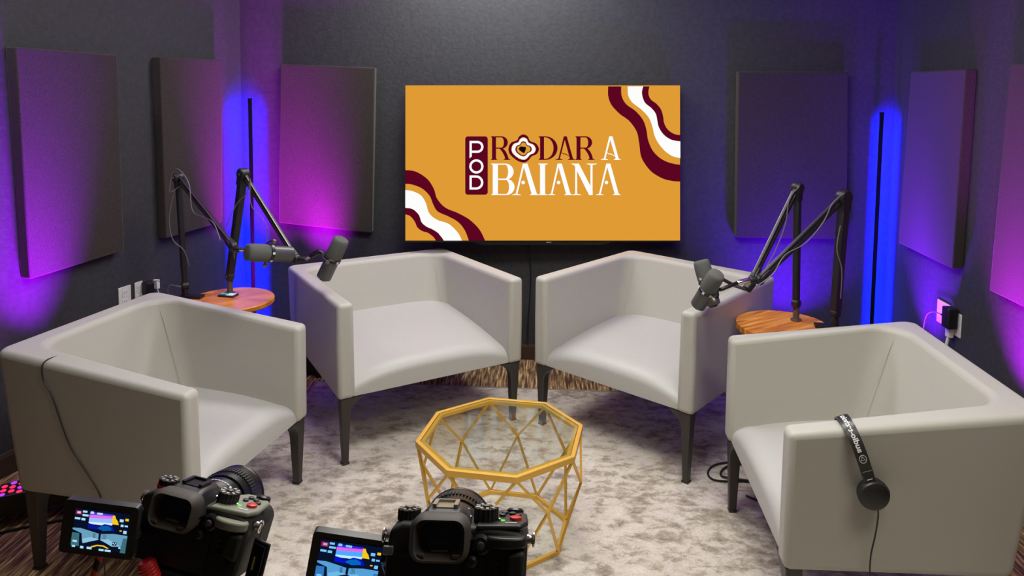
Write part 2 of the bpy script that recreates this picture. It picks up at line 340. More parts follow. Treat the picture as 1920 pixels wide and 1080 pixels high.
# ------------------------------------------------------------------ armchairs
def make_chair(label, x, y, a, W, D, H, hb, dH, bl):
    root = thing('armchair', label, 'armchair', (x, y, 0), a, 'grey tub armchairs around the glass table')
    yf = D/2; ybt = -(D/2+bl); lean = 0.07; ybb = ybt+lean
    sq = (yf-ybb)/(yf-ybt)
    zt = lambda yy: H+dH*(yf-yy)/(yf-ybt)
    t, tb, ro, ri = 0.072, 0.085, 0.035, 0.11
    def path(hw, yb, r, n=8):
        p = [(hw, yf+(yb+r-yf)*k/5) for k in range(5)]
        p += [(hw-r+r*math.cos(q), yb+r-r*math.sin(q)) for q in [PI/2*k/n for k in range(n+1)]]
        p += [(hw-r+(2*r-2*hw)*k/4, yb) for k in range(1, 4)]
        p += [(-hw+r-r*math.sin(q), yb+r-r*math.cos(q)) for q in [PI/2*k/n for k in range(n+1)]]
        p += [(-hw, yb+r+(yf-yb-r)*k/5) for k in range(1, 6)]
        return p
    po = path(W/2, ybt, ro); pi_ = path(W/2-t, ybt+tb, ri)
    fb = lambda p: (p[0], yf-(yf-p[1])*sq)
    fi = lambda p: (p[0]*0.985, yf-(yf-p[1])*((yf-(ybb+tb+0.045))/(yf-(ybt+tb))))
    rows = []
    for o, i in zip(po, pi_):
        ob = fb(o); ib = fi(i); zo = zt(o[1]); zi = zt(o[1])-0.002
        om = (o[0]*1.004, (o[1]+ob[1])/2); zm = hb+(zo-hb)*0.5
        rows.append([V((*ob, hb)), V((*om, zm)), V((*o, zo)), V((*i, zi)), V((*[(p+q)/2 for p, q in zip(i, ib)], zm)), V((*ib, hb))])
    m = MB().grid(rows, close_u=True)
    m.add(rows[0], [(0, 1, 2, 3, 4, 5)]); m.add(rows[-1], [(5, 4, 3, 2, 1, 0)])
    # weld ends
    sh = m.build('upholstered_shell', M_vinyl, root, smooth=None)
    bm = bmesh.new(); bm.from_mesh(sh.data); bmesh.ops.remove_doubles(bm, verts=bm.verts, dist=1e-5)
    bmesh.ops.recalc_face_normals(bm, faces=bm.faces); bm.to_mesh(sh.data); bm.free()
    sh.data.polygons.foreach_set('use_smooth', [True]*len(sh.data.polygons)); sh.data.set_sharp_from_angle(angle=math.radians(50))
    b = sh.modifiers.new('bevel', 'BEVEL'); b.width = 0.02; b.segments = 4; b.limit_method = 'ANGLE'; b.angle_limit = math.radians(50)
    # seams where arms meet the back
    for s in (-1, 1):
        q = []
        for k in range(8):
            f = k/7; z = hb+0.12+(zt(ybt)-0.03-hb-0.12)*f
            yy = (ybb+tb+0.045)*(1-f)+(ybt+tb)*f
            q.append((s*(W/2-t-ri*0.29-0.004), yy+ri*0.29+0.002, z))
        MB().tube(q, 0.0011, 5).build('seam', M_vinyl, sh)
    # seat
    hw = W/2-t+0.006; yb0 = ybb+tb+0.0; ztop = hb+0.098; R = 0.085; yfr = yf-0.014
    prof = [(yb0+(yfr-R-yb0)*k/9, 0.0, k/9) for k in range(10)]
    prof += [(yfr-R+R*math.sin(q), R*0.62*(1-math.cos(q)), 1+q) for q in [PI/2*k/7 for k in range(1, 8)]]
    NU = 19; rows = []
    for yy, dz, q in prof:
        row = []
        for k in range(NU):
            u = -1+2*k/(NU-1); e = abs(u)
            fr = min(1, q)
            z = ztop+0.03*(1-e**2.6)*(0.55+0.45*math.sin(min(1, q)*PI*0.75)) - dz - 0.03*fr**3*e**4 + 0.012*(1-fr)
            row.append(V((u*hw, yy-0.012*fr*e**4*0, z)))
        rows.append(row)
    rows.append([V((p.x, yfr, hb+0.004)) for p in rows[-1]])
    rows.append([V((p.x, yb0, hb+0.004)) for p in rows[0]])
    m = MB().grid(rows)
    n = len(rows)
    m.f.append(tuple(i*NU for i in range(n))); m.m.append(0)
    m.f.append(tuple(i*NU+NU-1 for i in range(n))[::-1]); m.m.append(0)
    m.f += [((n-1)*NU+k, (n-1)*NU+k+1, k+1, k) for k in range(NU-1)]; m.m += [0]*(NU-1)
    m.build('seat', M_seat, root, smooth=60)
    # under-frame
    m = MB(); ins = 0.06
    for s in (-1, 1):
        m.box((s*(W/2-ins-0.012), (yf+ybb)/2, hb-0.009), (0.024, yf-ybb-2*ins, 0.018))
        m.box((0, (yf-ins-0.012) if s > 0 else (ybb+ins+0.012), hb-0.0095), (W-2*ins, 0.024, 0.017))
    m.build('under_frame', M_leg, root, smooth=None)
    for sx in (1, -1):
        for front in (True, False):
            yc = (yf-0.034) if front else (ybb+0.045); xo = sx*(W/2-0.012)
            wx, wy = x+math.cos(a)*xo*0.96-math.sin(a)*yc, y+math.sin(a)*xo*0.96+math.cos(a)*yc
            zg = RZ if on_rug(wx, wy) else 0.0
            lv = [(hb, 0.105), (hb-0.014, 0.086), (hb-0.03, 0.062), (hb-0.05, 0.049), (hb-0.075, 0.043), (hb-0.11, 0.041), (zg+0.01, 0.030), (zg, 0.029)]
            rr = []
            for z, wd in lv:
                f = z/hb; dd = 0.028+0.022*f; xi = xo-sx*wd-sx*0.008*(1-f); x0 = xo-sx*0.012*(1-f)
                rr.append([V((x0, yc-dd/2, z)), V((x0, yc+dd/2, z)), V((xi, yc+dd/2, z)), V((xi, yc-dd/2, z))])
            m = MB().grid(rr, close_u=True); m.add(rr[0], [(0, 1, 2, 3)]); m.add(rr[-1], [(3, 2, 1, 0)])
            lg = m.build('leg', M_leg, root, smooth=30, bevel=0.004)
            p = rr[-1]; cx = sum(q.x for q in p)/4
            MB().box((cx, yc, zg+0.004), (0.033, 0.032, 0.008)).build('foot_cap', M_foot, lg, bevel=0.002)
    return root, dict(yf=yf, ybt=ybt, zt=zt, W=W)
CH = [(-1.404, 2.666, -1.772, 0.739, 0.675, 0.695, 0.292, 0.086, 0.067), (-0.732, 3.652, -2.584, 0.924, 0.859, 0.746, 0.317, -0.043, 0.13),
      (0.527, 3.508, 2.449, 0.881, 0.772, 0.765, 0.323, -0.009, 0.087), (1.044, 2.385, 1.538, 0.828, 0.665, 0.722, 0.311, 0.076, 0.063)]
CL = ['light grey tub armchair at left with a thin cable over its arm', 'light grey tub armchair left of the screen, a microphone over its arm',
      'light grey tub armchair right of the screen, two microphones over its arm', 'light grey tub armchair at right with headphones hung on its arm']
chairs = [make_chair(l, *c) for l, c in zip(CL, CH)]
def chair_pt(i, p):
    x, y, a = CH[i][:3]; c, s = math.cos(a), math.sin(a)
    return V((x+c*p[0]-s*p[1], y+s*p[0]+c*p[1], p[2]))

# ------------------------------------------------------------------ octagonal coffee table
def coffee_table():
    t = thing('coffee_table', 'low octagonal coffee table of gold bars with a clear glass top', 'table', (-0.1608, 2.6242, RZ), 0)
    A0 = PI/2+0.029+0.2; R1, R0, RN, H, ZN = 0.319, 0.2564, 0.305, 0.396-RZ, 0.222
    P = lambda r, i, z: V((r*math.cos(A0-i*PI/4), r*math.sin(A0-i*PI/4), z))
    def octring(ro, rin, z0, z1, m):
        rows = [[P(ro, i, z0), P(ro, i, z1), P(rin, i, z1), P(rin, i, z0)] for i in range(8)]
        m.grid(rows+[rows[0]], close_u=True)
    m = MB(); octring(R1, R1-0.017, H-0.022, H, m); m.build('top_ring', M_gold, t, bevel=0.0015, smooth=None)
    m = MB(); octring(R1-0.019, R1-0.034, H-0.016, H-0.003, m); m.build('inner_ring', M_gold, t, smooth=None)
    MB().prism([P(R1-0.0185, i, 0)[:2] for i in range(8)], H-0.0025, H+0.0025).build('glass_top', M_glass, t, smooth=None)
    m = MB(); octring(R0+0.006, R0-0.008, 0, 0.015, m); m.build('base_ring', M_gold, t, bevel=0.001, smooth=None)
    for i in range(8):
        nd = P(RN, i+0.5, ZN)
        for z, r, k in ((H-0.018, R1-0.009, i), (H-0.018, R1-0.009, i+1), (0.01, R0, i), (0.01, R0, i+1)):
            MB().bar(P(r, k, z), nd, 0.0085, 0.0085, up=(nd.x, nd.y, 0)).build('lattice_bar', M_gold, t, smooth=None)
    return t
coffee_table()

# ------------------------------------------------------------------ side tables
def side_table(label, x, y, planks, rz):
    z = 0.655; r = 0.2
    zg = RZ if on_rug(x, y) else 0.0
    t = thing('side_table', label, 'table', (x, y, zg), rz); z -= zg
    if planks:
        n = 8; wd = 2*r/n
        for k in range(n):
            a, b_ = -r+k*wd+0.0004, -r+(k+1)*wd-0.0004
            q = 6; xs = [a+(b_-a)*j/q for j in range(q+1)]
            top = [(xx, math.sqrt(max(0, r*r-xx*xx))) for xx in xs]; poly = [(yy, xx) for xx, yy in top]+[(-yy, xx) for xx, yy in reversed(top)]
            if k in (0, n-1):
                poly = [p for j, p in enumerate(poly) if not any(abs(p[0]-o[0])+abs(p[1]-o[1]) < 1e-6 for o in poly[:j])]
            MB().prism(poly, z-0.026, z+(k % 2)*0.0006).build('plank', M_plank, t, smooth=None)
    else:
        MB().lathe([(r-0.006, z-0.028), (r, z-0.022), (r, z-0.005), (r-0.005, z)], (0, 0, 0), (0, 0, 1), 56).build('table_top', M_wood, t)
    MB().lathe([(0.09, z-0.034), (0.09, z-0.0285), (0.019, z-0.027)], (0, 0, 0), (0, 0, 1), 24).build('mounting_plate', M_blackm, t)
    MB().lathe([(0.019, 0.015), (0.019, z-0.03)], (0, 0, 0), (0, 0, 1), 20).build('column', M_blackm, t)
    MB().lathe([(0.15, 0.0), (0.15, 0.008), (0.06, 0.016), (0.024, 0.024)], (0, 0, 0), (0, 0, 1), 36).build('base', M_blackm, t)
    return t
side_table('round amber wood side table behind the left armchair with a phone on it', -1.524, 3.416, False, 0.4)
side_table('round striped wood side table between the two armchairs on the right', 1.056, 3.144, True, 0.55)
TZ = 0.655
ph = thing('phone', 'black phone with a lit screen lying on the left side table', 'phone', (-1.553, 3.458, TZ), math.radians(-8))
MB().box((0, 0, 0.0045), (0.085, 0.045*1.1, 0.009)).build('case', M_black, ph, bevel=0.003)
m = MB(); m.box((0.016, 0, 0.0092), (0.036, 0.036, 0.0008), mi=0); m.box((-0.022, 0, 0.0092), (0.034, 0.036, 0.0008), mi=1)
for k in range(3): m.box((-0.034+k*0.011, 0.004, 0.0098), (0.006, 0.022, 0.0005), mi=2)
m.build('screen', [emis('phone_white', srgb(205, 225, 240)), emis('phone_teal', srgb(30, 80, 105)), emis('phone_blue', srgb(120, 190, 215))], ph, smooth=None)

# ------------------------------------------------------------------ microphones and boom arms
def make_mic(label, tip, tail, bdir, L=None, group='podcast microphones on boom arms'):
    tip, tail = V(tip), V(tail); ax = tip-tail; L = ax.length
    x, y, z = basis(ax, bdir)       # y points roughly towards bdir
    mt = Matrix((x, y, z)).transposed().to_4x4(); mt.translation = tail
    t = thing('microphone', label, 'microphone', mtx=mt, group=group)
    k = L/0.19; r = 0.0355*min(1.03, max(0.97, k))
    zf = L*0.53
    MB().lathe([(r*0.93, zf), (r, zf+0.01), (r, L*0.82), (r*0.97, L*0.93), (r*0.88, L*0.985), (r*0.74, L), (0.001, L)], (0, 0, 0), (0, 0, 1), 28).build('foam_windscreen', M_foam, t, smooth=50)
    MB().lathe([(r*0.78, 0.0), (r*0.9, 0.003), (r*0.9, L*0.46)], (0, 0, 0), (0, 0, 1), 28).build('body', M_micb, t)
    MB().lathe([(r*0.97, L*0.455), (r*1.03, L*0.465), (r*1.03, L*0.525), (r*0.97, L*0.535)], (0, 0, 0), (0, 0, 1), 28).build('collar', M_black, t)
    m = MB()
    for q in (-0.5, 0.5, 1.4): m.box((r*1.035*math.sin(q), -r*1.035*math.cos(q), L*0.495), (0.009, 0.002, 0.010), rz=q)
    m.build('badge', M_mark, t, smooth=None)
    zc = L*0.495
    yk = MB()
    yk.tube([V((s*(r+0.013)*math.cos(a) if False else (r+0.013)*math.cos(a), (r+0.013)*math.sin(a), zc)) for s in (1,) for a in [PI*j/14 for j in range(15)]], 0.0035, 8)
    yoke = yk.build('yoke', M_blackm, t)
    for s in (-1, 1):
        MB().lathe([(0.004, r), (0.004, r+0.012), (0.0085, r+0.013), (0.0095, r+0.018), (0.007, r+0.026), (0.004, r+0.027)], (0, 0, zc), (s, 0, 0), 14).build('yoke_knob', mat('yoke_knob_metal', (0.22, 0.2, 0.16), 0.4, 0.6), yoke)
    MB().lathe([(0.006, r+0.01), (0.008, r+0.016), (0.008, r+0.034)], (0, 0, zc), (0, 1, 0), 12).build('swivel', M_blackm, t)
    MB().lathe([(r*0.5, -0.008), (r*0.55, -0.004), (r*0.7, 0.002)], (0, 0, 0), (0, 0, 1), 20).build('connector_end', M_black, t)
    return t, mt
mic = {}
mic[1] = make_mic('grey foam microphone held level, pointing left, in front of the left light strip', (-1.191, 2.82, 1.026), (-1.063, 2.96, 0.986), (-0.3, 0.9, 0.2))
mic[2] = make_mic('grey microphone tilted over the arm of the armchair left of the screen', (-0.906, 3.15, 1.013), (-0.995, 3.17, 0.831), (-1, 0.1, 0.3))
mic[3] = make_mic('rear of the two crossed microphones on the right, foam end up left', (0.648, 2.98, 0.979), (0.696, 2.94, 0.802), (1, 0.2, -0.3))
mic[4] = make_mic('front of the two crossed microphones on the right, rounded foam end uppermost', (0.671, 2.78, 0.976), (0.615, 2.86, 0.822), (1, 0.3, 0.2))
m2 = mic[2][0]
MB().tube(spline([(0.026, -0.004, 0.075), (0.05, 0.002, 0.06), (0.056, 0.004, 0.035), (0.035, 0.004, 0.004), (0.012, 0, -0.006)]), 0.0018, 6).build('looped_lead', M_gcable, m2)

def make_boom(label, base, joint, elbow, tip, neck, clamp, cable, side, tbl, wd=0.03):
    base, joint, elbow, tip = V(base), V(joint), V(elbow), V(tip)
    t = thing('boom_arm', label, 'boom arm', base, group='black desk boom arms')
    B = base
    L = lambda p: V(p)-B
    ud = (tip-elbow).normalized(); hd = V((ud.x, ud.y, 0)).normalized(); nrm = V((-hd.y, hd.x, 0))  # hinge axis
    m = MB()
    zt_ = TZ-base.z
    if clamp:
        dxy = (V((tbl[0], tbl[1], 0))-V((base.x, base.y, 0))).normalized()
        c0 = V((0, 0, 0))
        m.box((dxy*0.035+V((0, 0, zt_+0.008))), (0.10, 0.045, 0.012), rz=math.atan2(dxy.y, dxy.x))
        m.box((dxy*-0.012+V((0, 0, zt_-0.02))), (0.014, 0.045, 0.07), rz=math.atan2(dxy.y, dxy.x))
        m.box((dxy*0.03+V((0, 0, zt_-0.05))), (0.09, 0.04, 0.010), rz=math.atan2(dxy.y, dxy.x))
        m.lathe([(0.004, -0.05-0.03), (0.004, -0.031), (0.012, -0.0305), (0.012, -0.0285)], dxy*0.055+V((0, 0, zt_)), (0, 0, 1), 12)
        m.lathe([(0.015, 0.01), (0.015, joint.z-TZ)], V((0, 0, zt_)), (0, 0, 1), 16)
        m.build('desk_clamp', M_boom, t, smooth=40)
    else:
        m.lathe([(0.024, zt_+0.0003), (0.024, zt_+0.007), (0.014, zt_+0.010), (0.014, L(joint).z-0.01)], (0, 0, 0), (0, 0, 1), 18)
        m.build('table_flange', M_rod, t, smooth=40)
    j = L(joint); e = L(elbow)
    m = MB()
    m.lathe([(0.017, -0.016), (0.02, -0.013), (0.02, 0.013), (0.017, 0.016)], j, nrm, 18); m.lathe([(0.013, -0.03), (0.016, 0.0)], j, (0, 0, 1), 14)
    pv = m.build('base_pivot', M_boom, t, smooth=40)
    MB().lathe([(0.007, 0.016), (0.007, 0.022), (0.003, 0.0225)], j, -nrm, 10).build('pivot_screw', M_rod, pv)
    d1 = (e-j).normalized()
    la = MB().bar(j+d1*0.012, e-d1*0.02, wd*0.9, wd*0.9, up=nrm, w2=wd, h2=wd).build('lower_arm', M_boom, t, bevel=0.005)
    sd = -hd
    m = MB()
    m.bar(j+d1*0.05-hd*0.016, e-d1*0.06-hd*0.018, 0.006, 0.012, up=nrm); m.build('spring_cover', M_boom, la, smooth=None)
    m = MB(); m.lathe([(wd*0.72, -0.022), (wd*0.86, -0.017), (wd*0.86, 0.017), (wd*0.72, 0.022)], e, nrm, 22)
    m.bar(e-d1*0.055, e, wd+0.003, wd+0.005, up=nrm)
    el = m.build('elbow_hinge', M_boom, t, smooth=40)
    MB().lathe([(0.008, 0.02), (0.008, 0.025), (0.004, 0.026)], e, -nrm, 10).build('hinge_screw', M_rod, el)
    p = L(tip); d2 = (p-e).normalized(); up2 = nrm.cross(d2).normalized()
    if up2.z < 0: up2 = -up2
    for s, o in ((1, 0.011), (-1, -0.011)):
        ua = MB().bar(e+d2*0.015+up2*o, p-d2*0.012+up2*o*0.7, 0.014, 0.012, up=nrm).build('upper_arm_bar', M_boom, t, bevel=0.002)
        MB().bar(e+d2*0.03+up2*(o+0.0055)-nrm*0.006, p-d2*0.03+up2*(o*0.7+0.0055)-nrm*0.006, 0.0035, 0.0035, up=nrm).build('edge_highlight_strip', M_rod, ua, smooth=None)
    sp = []
    a0, a1 = e+d2*0.06, p-d2*0.12
    for k in range(90): f = k/89; q = 2*PI*f*22; sp.append(a0.lerp(a1, f)+(up2*math.cos(q)+nrm*math.sin(q))*0.005)
    MB().tube(sp, 0.0012, 4).build('tension_spring', M_boom, t)
    m = MB(); m.lathe([(0.016, -0.014), (0.02, -0.01), (0.02, 0.01), (0.016, 0.014)], p, nrm, 18); m.bar(p-d2*0.06, p, 0.02, 0.026, up=nrm, w2=0.024, h2=0.034)
    m.build('tip_hinge', M_boom, t, smooth=40, bevel=0.002)
    nk = [L(q) for q in neck]
    for a, b_, r, mm, nm in zip(nk[:-1], nk[1:], side['r'], side['m'], side['n']):
        MB().lathe([(r*0.85, 0), (r, 0.003), (r, (b_-a).length-0.003), (r*0.85, (b_-a).length)], a, b_-a, 14).build(nm, mm, t)
    for c in cable: MB().tube([L(q) for q in spline(c, 6)], 0.0024, 6).build('lead', M_gcable, t)
    return t
def yoke_at(k, out=0.070): # end of the microphone's swivel
    t, mt = mic[k]; L_ = {1: 0.194, 2: 0.203, 3: 0.188, 4: 0.183}[k]
    return mt @ V((0, out, L_*0.495))
LT, RT = (-1.524, 3.416), (1.056, 3.144)
yk = yoke_at(1)
make_boom('black boom arm clamped to the left edge of the left side table', (-1.745, 3.42, 0.69), (-1.745, 3.42, 0.715), (-1.763, 3.42, 1.24), (-1.314, 2.98, 1.012),
          [(-1.314, 2.98, 1.0), (-1.275, 2.955, 1.005), (-1.215, 2.945, 1.01), yk], True,
          [[(-1.75, 3.40, 1.2), (-1.78, 3.37, 1.18), (-1.745, 3.36, 1.29), (-1.64, 3.27, 1.24), (-1.60, 3.22, 1.12), (-1.52, 3.16, 1.10), (-1.44, 3.08, 1.09), (-1.38, 3.01, 1.03)],
           [(-1.765, 3.39, 1.19), (-1.79, 3.38, 1.05), (-1.77, 3.37, 0.95), (-1.72, 3.37, 0.90), (-1.70, 3.38, 0.82)], [(-1.745, 3.38, 0.72), (-1.79, 3.37, 0.73), (-1.80, 3.37, 0.69), (-1.775, 3.38, 0.66)]],
          dict(r=[0.012, 0.009, 0.0075], m=[M_boom, M_chrome, M_blackm], n=['neck', 'chrome_coupling', 'swivel_stem']), LT, 0.027)
yk = yoke_at(2)
make_boom('black boom arm standing in front of the left light strip', (-1.563, 3.5, 0.66), (-1.562, 3.5, 0.742), (-1.486, 3.5, 1.25), (-1.135, 3.22, 0.904),
          [(-1.135, 3.22, 0.904), (-1.085, 3.20, 0.907), (-1.06, 3.19, 0.925), yk], False,
          [[(-1.56, 3.47, 1.0), (-1.50, 3.45, 1.11), (-1.44, 3.43, 1.17), (-1.42, 3.42, 1.24), (-1.41, 3.40, 1.12), (-1.33, 3.34, 1.06), (-1.30, 3.32, 1.0), (-1.31, 3.31, 0.93), (-1.33, 3.30, 0.95), (-1.26, 3.27, 0.95)],
           [(-1.54, 3.47, 0.92), (-1.52, 3.46, 0.90), (-1.525, 3.47, 0.84)]],
          dict(r=[0.011, 0.008, 0.012], m=[M_boom, M_chrome, M_blackm], n=['neck', 'chrome_coupling', 'swivel_stem']), LT, 0.036)
yk = yoke_at(3)
make_boom('rear black boom arm standing on the striped wood side table', (1.135, 3.2, 0.66), (1.133, 3.2, 0.735), (1.118, 3.2, 1.26), (0.874, 3.0, 0.893),
          [(0.874, 3.0, 0.885), (0.845, 2.985, 0.855), (0.79, 2.975, 0.875), yk], False,
          [[(1.115, 3.17, 1.27), (1.06, 3.13, 1.22), (1.045, 3.12, 1.12), (0.99, 3.06, 1.02), (0.93, 3.02, 0.93)]],
          dict(r=[0.02, 0.007, 0.0075], m=[M_boom, M_rod, M_blackm], n=['neck', 'coupling', 'swivel_stem']), RT)
yk = yoke_at(4)
make_boom('front black boom arm clamped to the right edge of the striped table', (1.272, 3.1, 0.69), (1.272, 3.1, 0.722), (1.287, 3.1, 1.235), (0.873, 2.9, 0.92),
          [(0.873, 2.9, 0.925), (0.83, 2.89, 0.922), (0.775, 2.875, 0.913), yk], True,
          [[(1.27, 3.06, 1.26), (1.21, 3.03, 1.22), (1.17, 3.02, 1.14), (1.08, 2.97, 1.06), (0.98, 2.92, 1.02), (0.92, 2.88, 0.95), (0.85, 2.87, 0.9)],
           [(1.26, 3.06, 1.12), (1.245, 3.05, 1.02), (1.27, 3.05, 0.93), (1.275, 3.06, 0.80)]],
          dict(r=[0.012, 0.011, 0.008], m=[M_boom, M_chrome, M_blackm], n=['neck', 'chrome_sleeve', 'swivel_stem']), RT, 0.04)

# ------------------------------------------------------------------ television with the show's picture
K = 4.2723/CAM_F
tvm = Matrix((rgt, upv, -fwd)).transposed().to_4x4(); tvm.translation = V((-0.029, 4.25, 1.245))
tv = thing('television', 'large flat television on the back wall showing an orange podcast title', 'television', mtx=tvm)
def Z6(p): return ((860+p[0]/6-1017.5)*K, -(240+p[1]/6-305.5)*K)        # drawing units of the lettering
def Z3(p): return ((740+p[0]/3.2732-1017.5)*K, -(140+p[1]/3.2727-305.5)*K)
W2, H2 = 515*K/2, 291*K/2
MB().box((0, -0.004, -0.022), (2*W2+0.008, 2*H2+0.012, 0.036)).build('casing', M_black, tv, bevel=0.003)
scr = MB().box((0, 0, -0.0025), (2*W2, 2*H2, 0.005)).build('screen', emis('screen_orange', srgb(224, 155, 52)), tv, smooth=None)
MB().prism([(-0.42, -H2-0.008), (-0.36, -H2-0.026), (0.36, -H2-0.026), (0.42, -H2-0.008)], -0.03, -0.008).build('lower_bezel', M_black, tv, smooth=None)
MB().box((0.012*3, -H2-0.011, -0.0035), (0.03, 0.004, 0.004)).build('maker_mark', M_whitedim, tv, smooth=None)
MB().box((0, 0, -0.058), (0.4, 0.3, 0.036)).build('wall_bracket', M_blackm, tv, smooth=None)
E_mar, E_wht, E_org, E_blk = emis('screen_maroon', srgb(92, 4, 32)), emis('screen_white', (0.98, 0.98, 0.97)), bpy.data.materials['screen_orange'], emis('screen_black', srgb(18, 6, 8))
def flat(m, poly, z, fn):
    m.prism([fn(p) for p in poly], z, z+0.0004)
def strip(m, A, B, z, fn):
    n = len(A); a = [V((*fn(p), z)) for p in A]; b_ = [V((*fn(p), z)) for p in B]; h = V((0, 0, 0.0004))
    m.grid([[a[i], a[i]+h, b_[i]+h, b_[i]] for i in range(n)], close_u=True)
def sp2(pts, k=8): return [(p.x, p.y) for p in spline([V((*p, 0)) for p in pts], k)]
c1 = [(65, 585), (130, 595), (200, 640), (240, 700), (260, 760), (310, 815), (390, 850), (460, 890), (520, 950), (555, 1018)]
c2 = [(65, 670), (110, 675), (170, 700), (215, 745), (238, 800), (265, 840), (330, 870), (390, 905), (430, 955), (455, 1018)]
c3 = [(65, 708), (110, 715), (160, 740), (190, 785), (212, 850), (260, 890), (330, 915), (380, 960), (400, 990), (412, 1018)]
c4 = [(65, 817), (110, 825), (148, 860), (165, 905), (195, 932), (230, 948), (262, 968), (280, 988), (292, 1003), (301, 1018)]
c5 = [(65, 857), (95, 868), (122, 900), (140, 938), (170, 960), (198, 968), (218, 980), (233, 992), (244, 1004), (252, 1018)]
t1 = [(1310, 72), (1310, 130), (1330, 185), (1380, 240), (1440, 285), (1485, 350), (1500, 420), (1515, 510), (1570, 590), (1640, 635), (1700, 652), (1753, 656)]
t2 = [(1390, 72), (1393, 130), (1420, 180), (1480, 225), (1525, 280), (1545, 340), (1555, 400), (1580, 460), (1620, 505), (1665, 532), (1710, 546), (1753, 553)]
t3 = [(1430, 72), (1433, 125), (1458, 170), (1515, 215), (1560, 265), (1583, 325), (1594, 372), (1618, 420), (1655, 465), (1690, 492), (1720, 505), (1753, 512)]
t4 = [(1525, 72), (1517, 115), (1535, 170), (1575, 205), (1602, 240), (1612, 285), (1620, 320), (1640, 355), (1665, 380), (1695, 398), (1725, 406), (1753, 409)]
t5 = [(1563, 72), (1557, 115), (1572, 152), (1608, 180), (1635, 215), (1648, 260), (1652, 290), (1665, 322), (1685, 345), (1708, 360), (1730, 368), (1753, 370)]
for a, b_ in ((c1, c2), (c4, c5), (t1, t2), (t4, t5)):
    m = MB(); strip(m, sp2(a), sp2(b_), 0.0002, Z3); m.build('maroon_wave', E_mar, scr, smooth=None)
for a, b_ in ((c3, c4), (t3, t4)):
    m = MB(); strip(m, sp2(a), sp2(b_), 0.0002, Z3); m.build('white_wave', E_wht, scr, smooth=None)
# lettering, drawn stroke by stroke
def ell(cx, cy, rx, ry, a0, a1, n=20): return [(cx+rx*math.cos(math.radians(a0+(a1-a0)*k/n)), cy-ry*math.sin(math.radians(a0+(a1-a0)*k/n))) for k in range(n+1)]
def LP(m, *polys):
    for p in polys: flat(m, p, 0.0004, Z6)
def bowl(m, x0, yt, yb, xo, xi, thin):
    cy = (yt+yb)/2; ry = (yb-yt)/2; rx = min(ry*1.05, xo-x0-5); cxx = xo-rx
    A = [(x0, yt)]+ell(cxx, cy, rx, ry, 90, -90)+[(x0, yb)]
    rxi = xi-cxx
    B = [(x0, yt+thin)]+ell(cxx, cy, rxi, ry-thin, 90, -90)+[(x0, yb-thin)]
    strip(m, A, B, 0.0004, Z6)
def serif(m, x0, x1, s0, s1, y, d):   # wedge serif on a stem s0..s1 ending at y; d=+1 foot, -1 head
    LP(m, [(x0, y), (x0+4, y-5*d), (s0, y-16*d), (s1, y-16*d), (x1-4, y-5*d), (x1, y)])
def letA(m, ax0, ax1, yt, yb, lf, rf, thin, dot=None, bar=None):
    LP(m, [(ax0, yt), (ax1, yt), (rf[1]-22, yb), (rf[0]+28, yb)], [(ax0, yt), (ax0+14, yt+30), ((lf[0]+lf[1])/2+thin/2+4, yb-12), ((lf[0]+lf[1])/2-thin/2-2, yb-12)])
    serif(m, lf[0], lf[1], (lf[0]+lf[1])/2-9, (lf[0]+lf[1])/2+9, yb, 1); serif(m, rf[0], rf[1], rf[0]+26, rf[1]-26, yb, 1)
    if dot: LP(m, ell(dot[0], dot[1], 20, 20, 0, 345, 23))
    if bar: strip(m, sp2(bar, 4), [(x, y+9) for x, y in sp2(bar, 4)], 0.0004, Z6)
def letR(m, x0, x1, yt, yb, xo, xi, leg):
    LP(m, [(x0, yt), (x1, yt), (x1, yb), (x0, yb)]); serif(m, x0-15, x1+16, x0, x1, yb, 1)
    LP(m, [(x0-15, yt), (x0+4, yt), (x0+4, yt+22), (x0, yt+20)])
    bowl(m, x1-4, yt, yt+140, xo, xi, 13)
    A = sp2([(x1+30, yt+133), (x1+62, yt+165), (x1+95, yt+225), (leg-62, yb)], 5); B = sp2([(x1+68, yt+128), (x1+105, yt+165), (x1+130, yt+215), (leg-20, yb)], 5)
    strip(m, A, B, 0.0004, Z6); serif(m, leg-80, leg, leg-60, leg-25, yb, 1)
m = MB(); letR(m, 375, 420, 93, 359, 553, 508, 584); m.build('letter_r', E_mar, scr, smooth=None)
m = MB(); LP(m, [(915, 93), (960, 93), (960, 359), (915, 359)], [(897, 93), (925, 93), (925, 108), (915, 115)], [(897, 359), (925, 359), (925, 344), (915, 338)])
bowl(m, 955, 93, 359, 1112, 1066, 12); m.build('letter_d', E_mar, scr, smooth=None)
m = MB(); letA(m, 1182, 1216, 93, 359, (1086, 1170), (1226, 1312), 11, bar=[(1150, 262), (1172, 285), (1205, 290), (1240, 312)]); m.build('letter_a', E_mar, scr, smooth=None)
m = MB(); letR(m, 1325, 1370, 93, 359, 1501, 1456, 1532); m.build('letter_r', E_mar, scr, smooth=None)
m = MB(); letA(m, 1694, 1730, 93, 359, (1598, 1682), (1742, 1826), 12, bar=[(1662, 262), (1684, 285), (1717, 290), (1752, 312)]); m.build('letter_a', E_wht, scr, smooth=None)
m = MB(); LP(m, [(383, 400), (442, 400), (442, 755), (383, 755)], [(362, 400), (390, 400), (390, 425), (383, 420)], [(362, 755), (390, 755), (390, 732), (383, 737)])
bowl(m, 438, 400, 582, 618, 556, 13); bowl(m, 438, 572, 755, 628, 566, 13); m.build('letter_b', E_wht, scr, smooth=None)
m = MB(); letA(m, 722, 774, 400, 755, (596, 704), (796, 906), 13, dot=(725, 613)); m.build('letter_a', E_wht, scr, smooth=None)
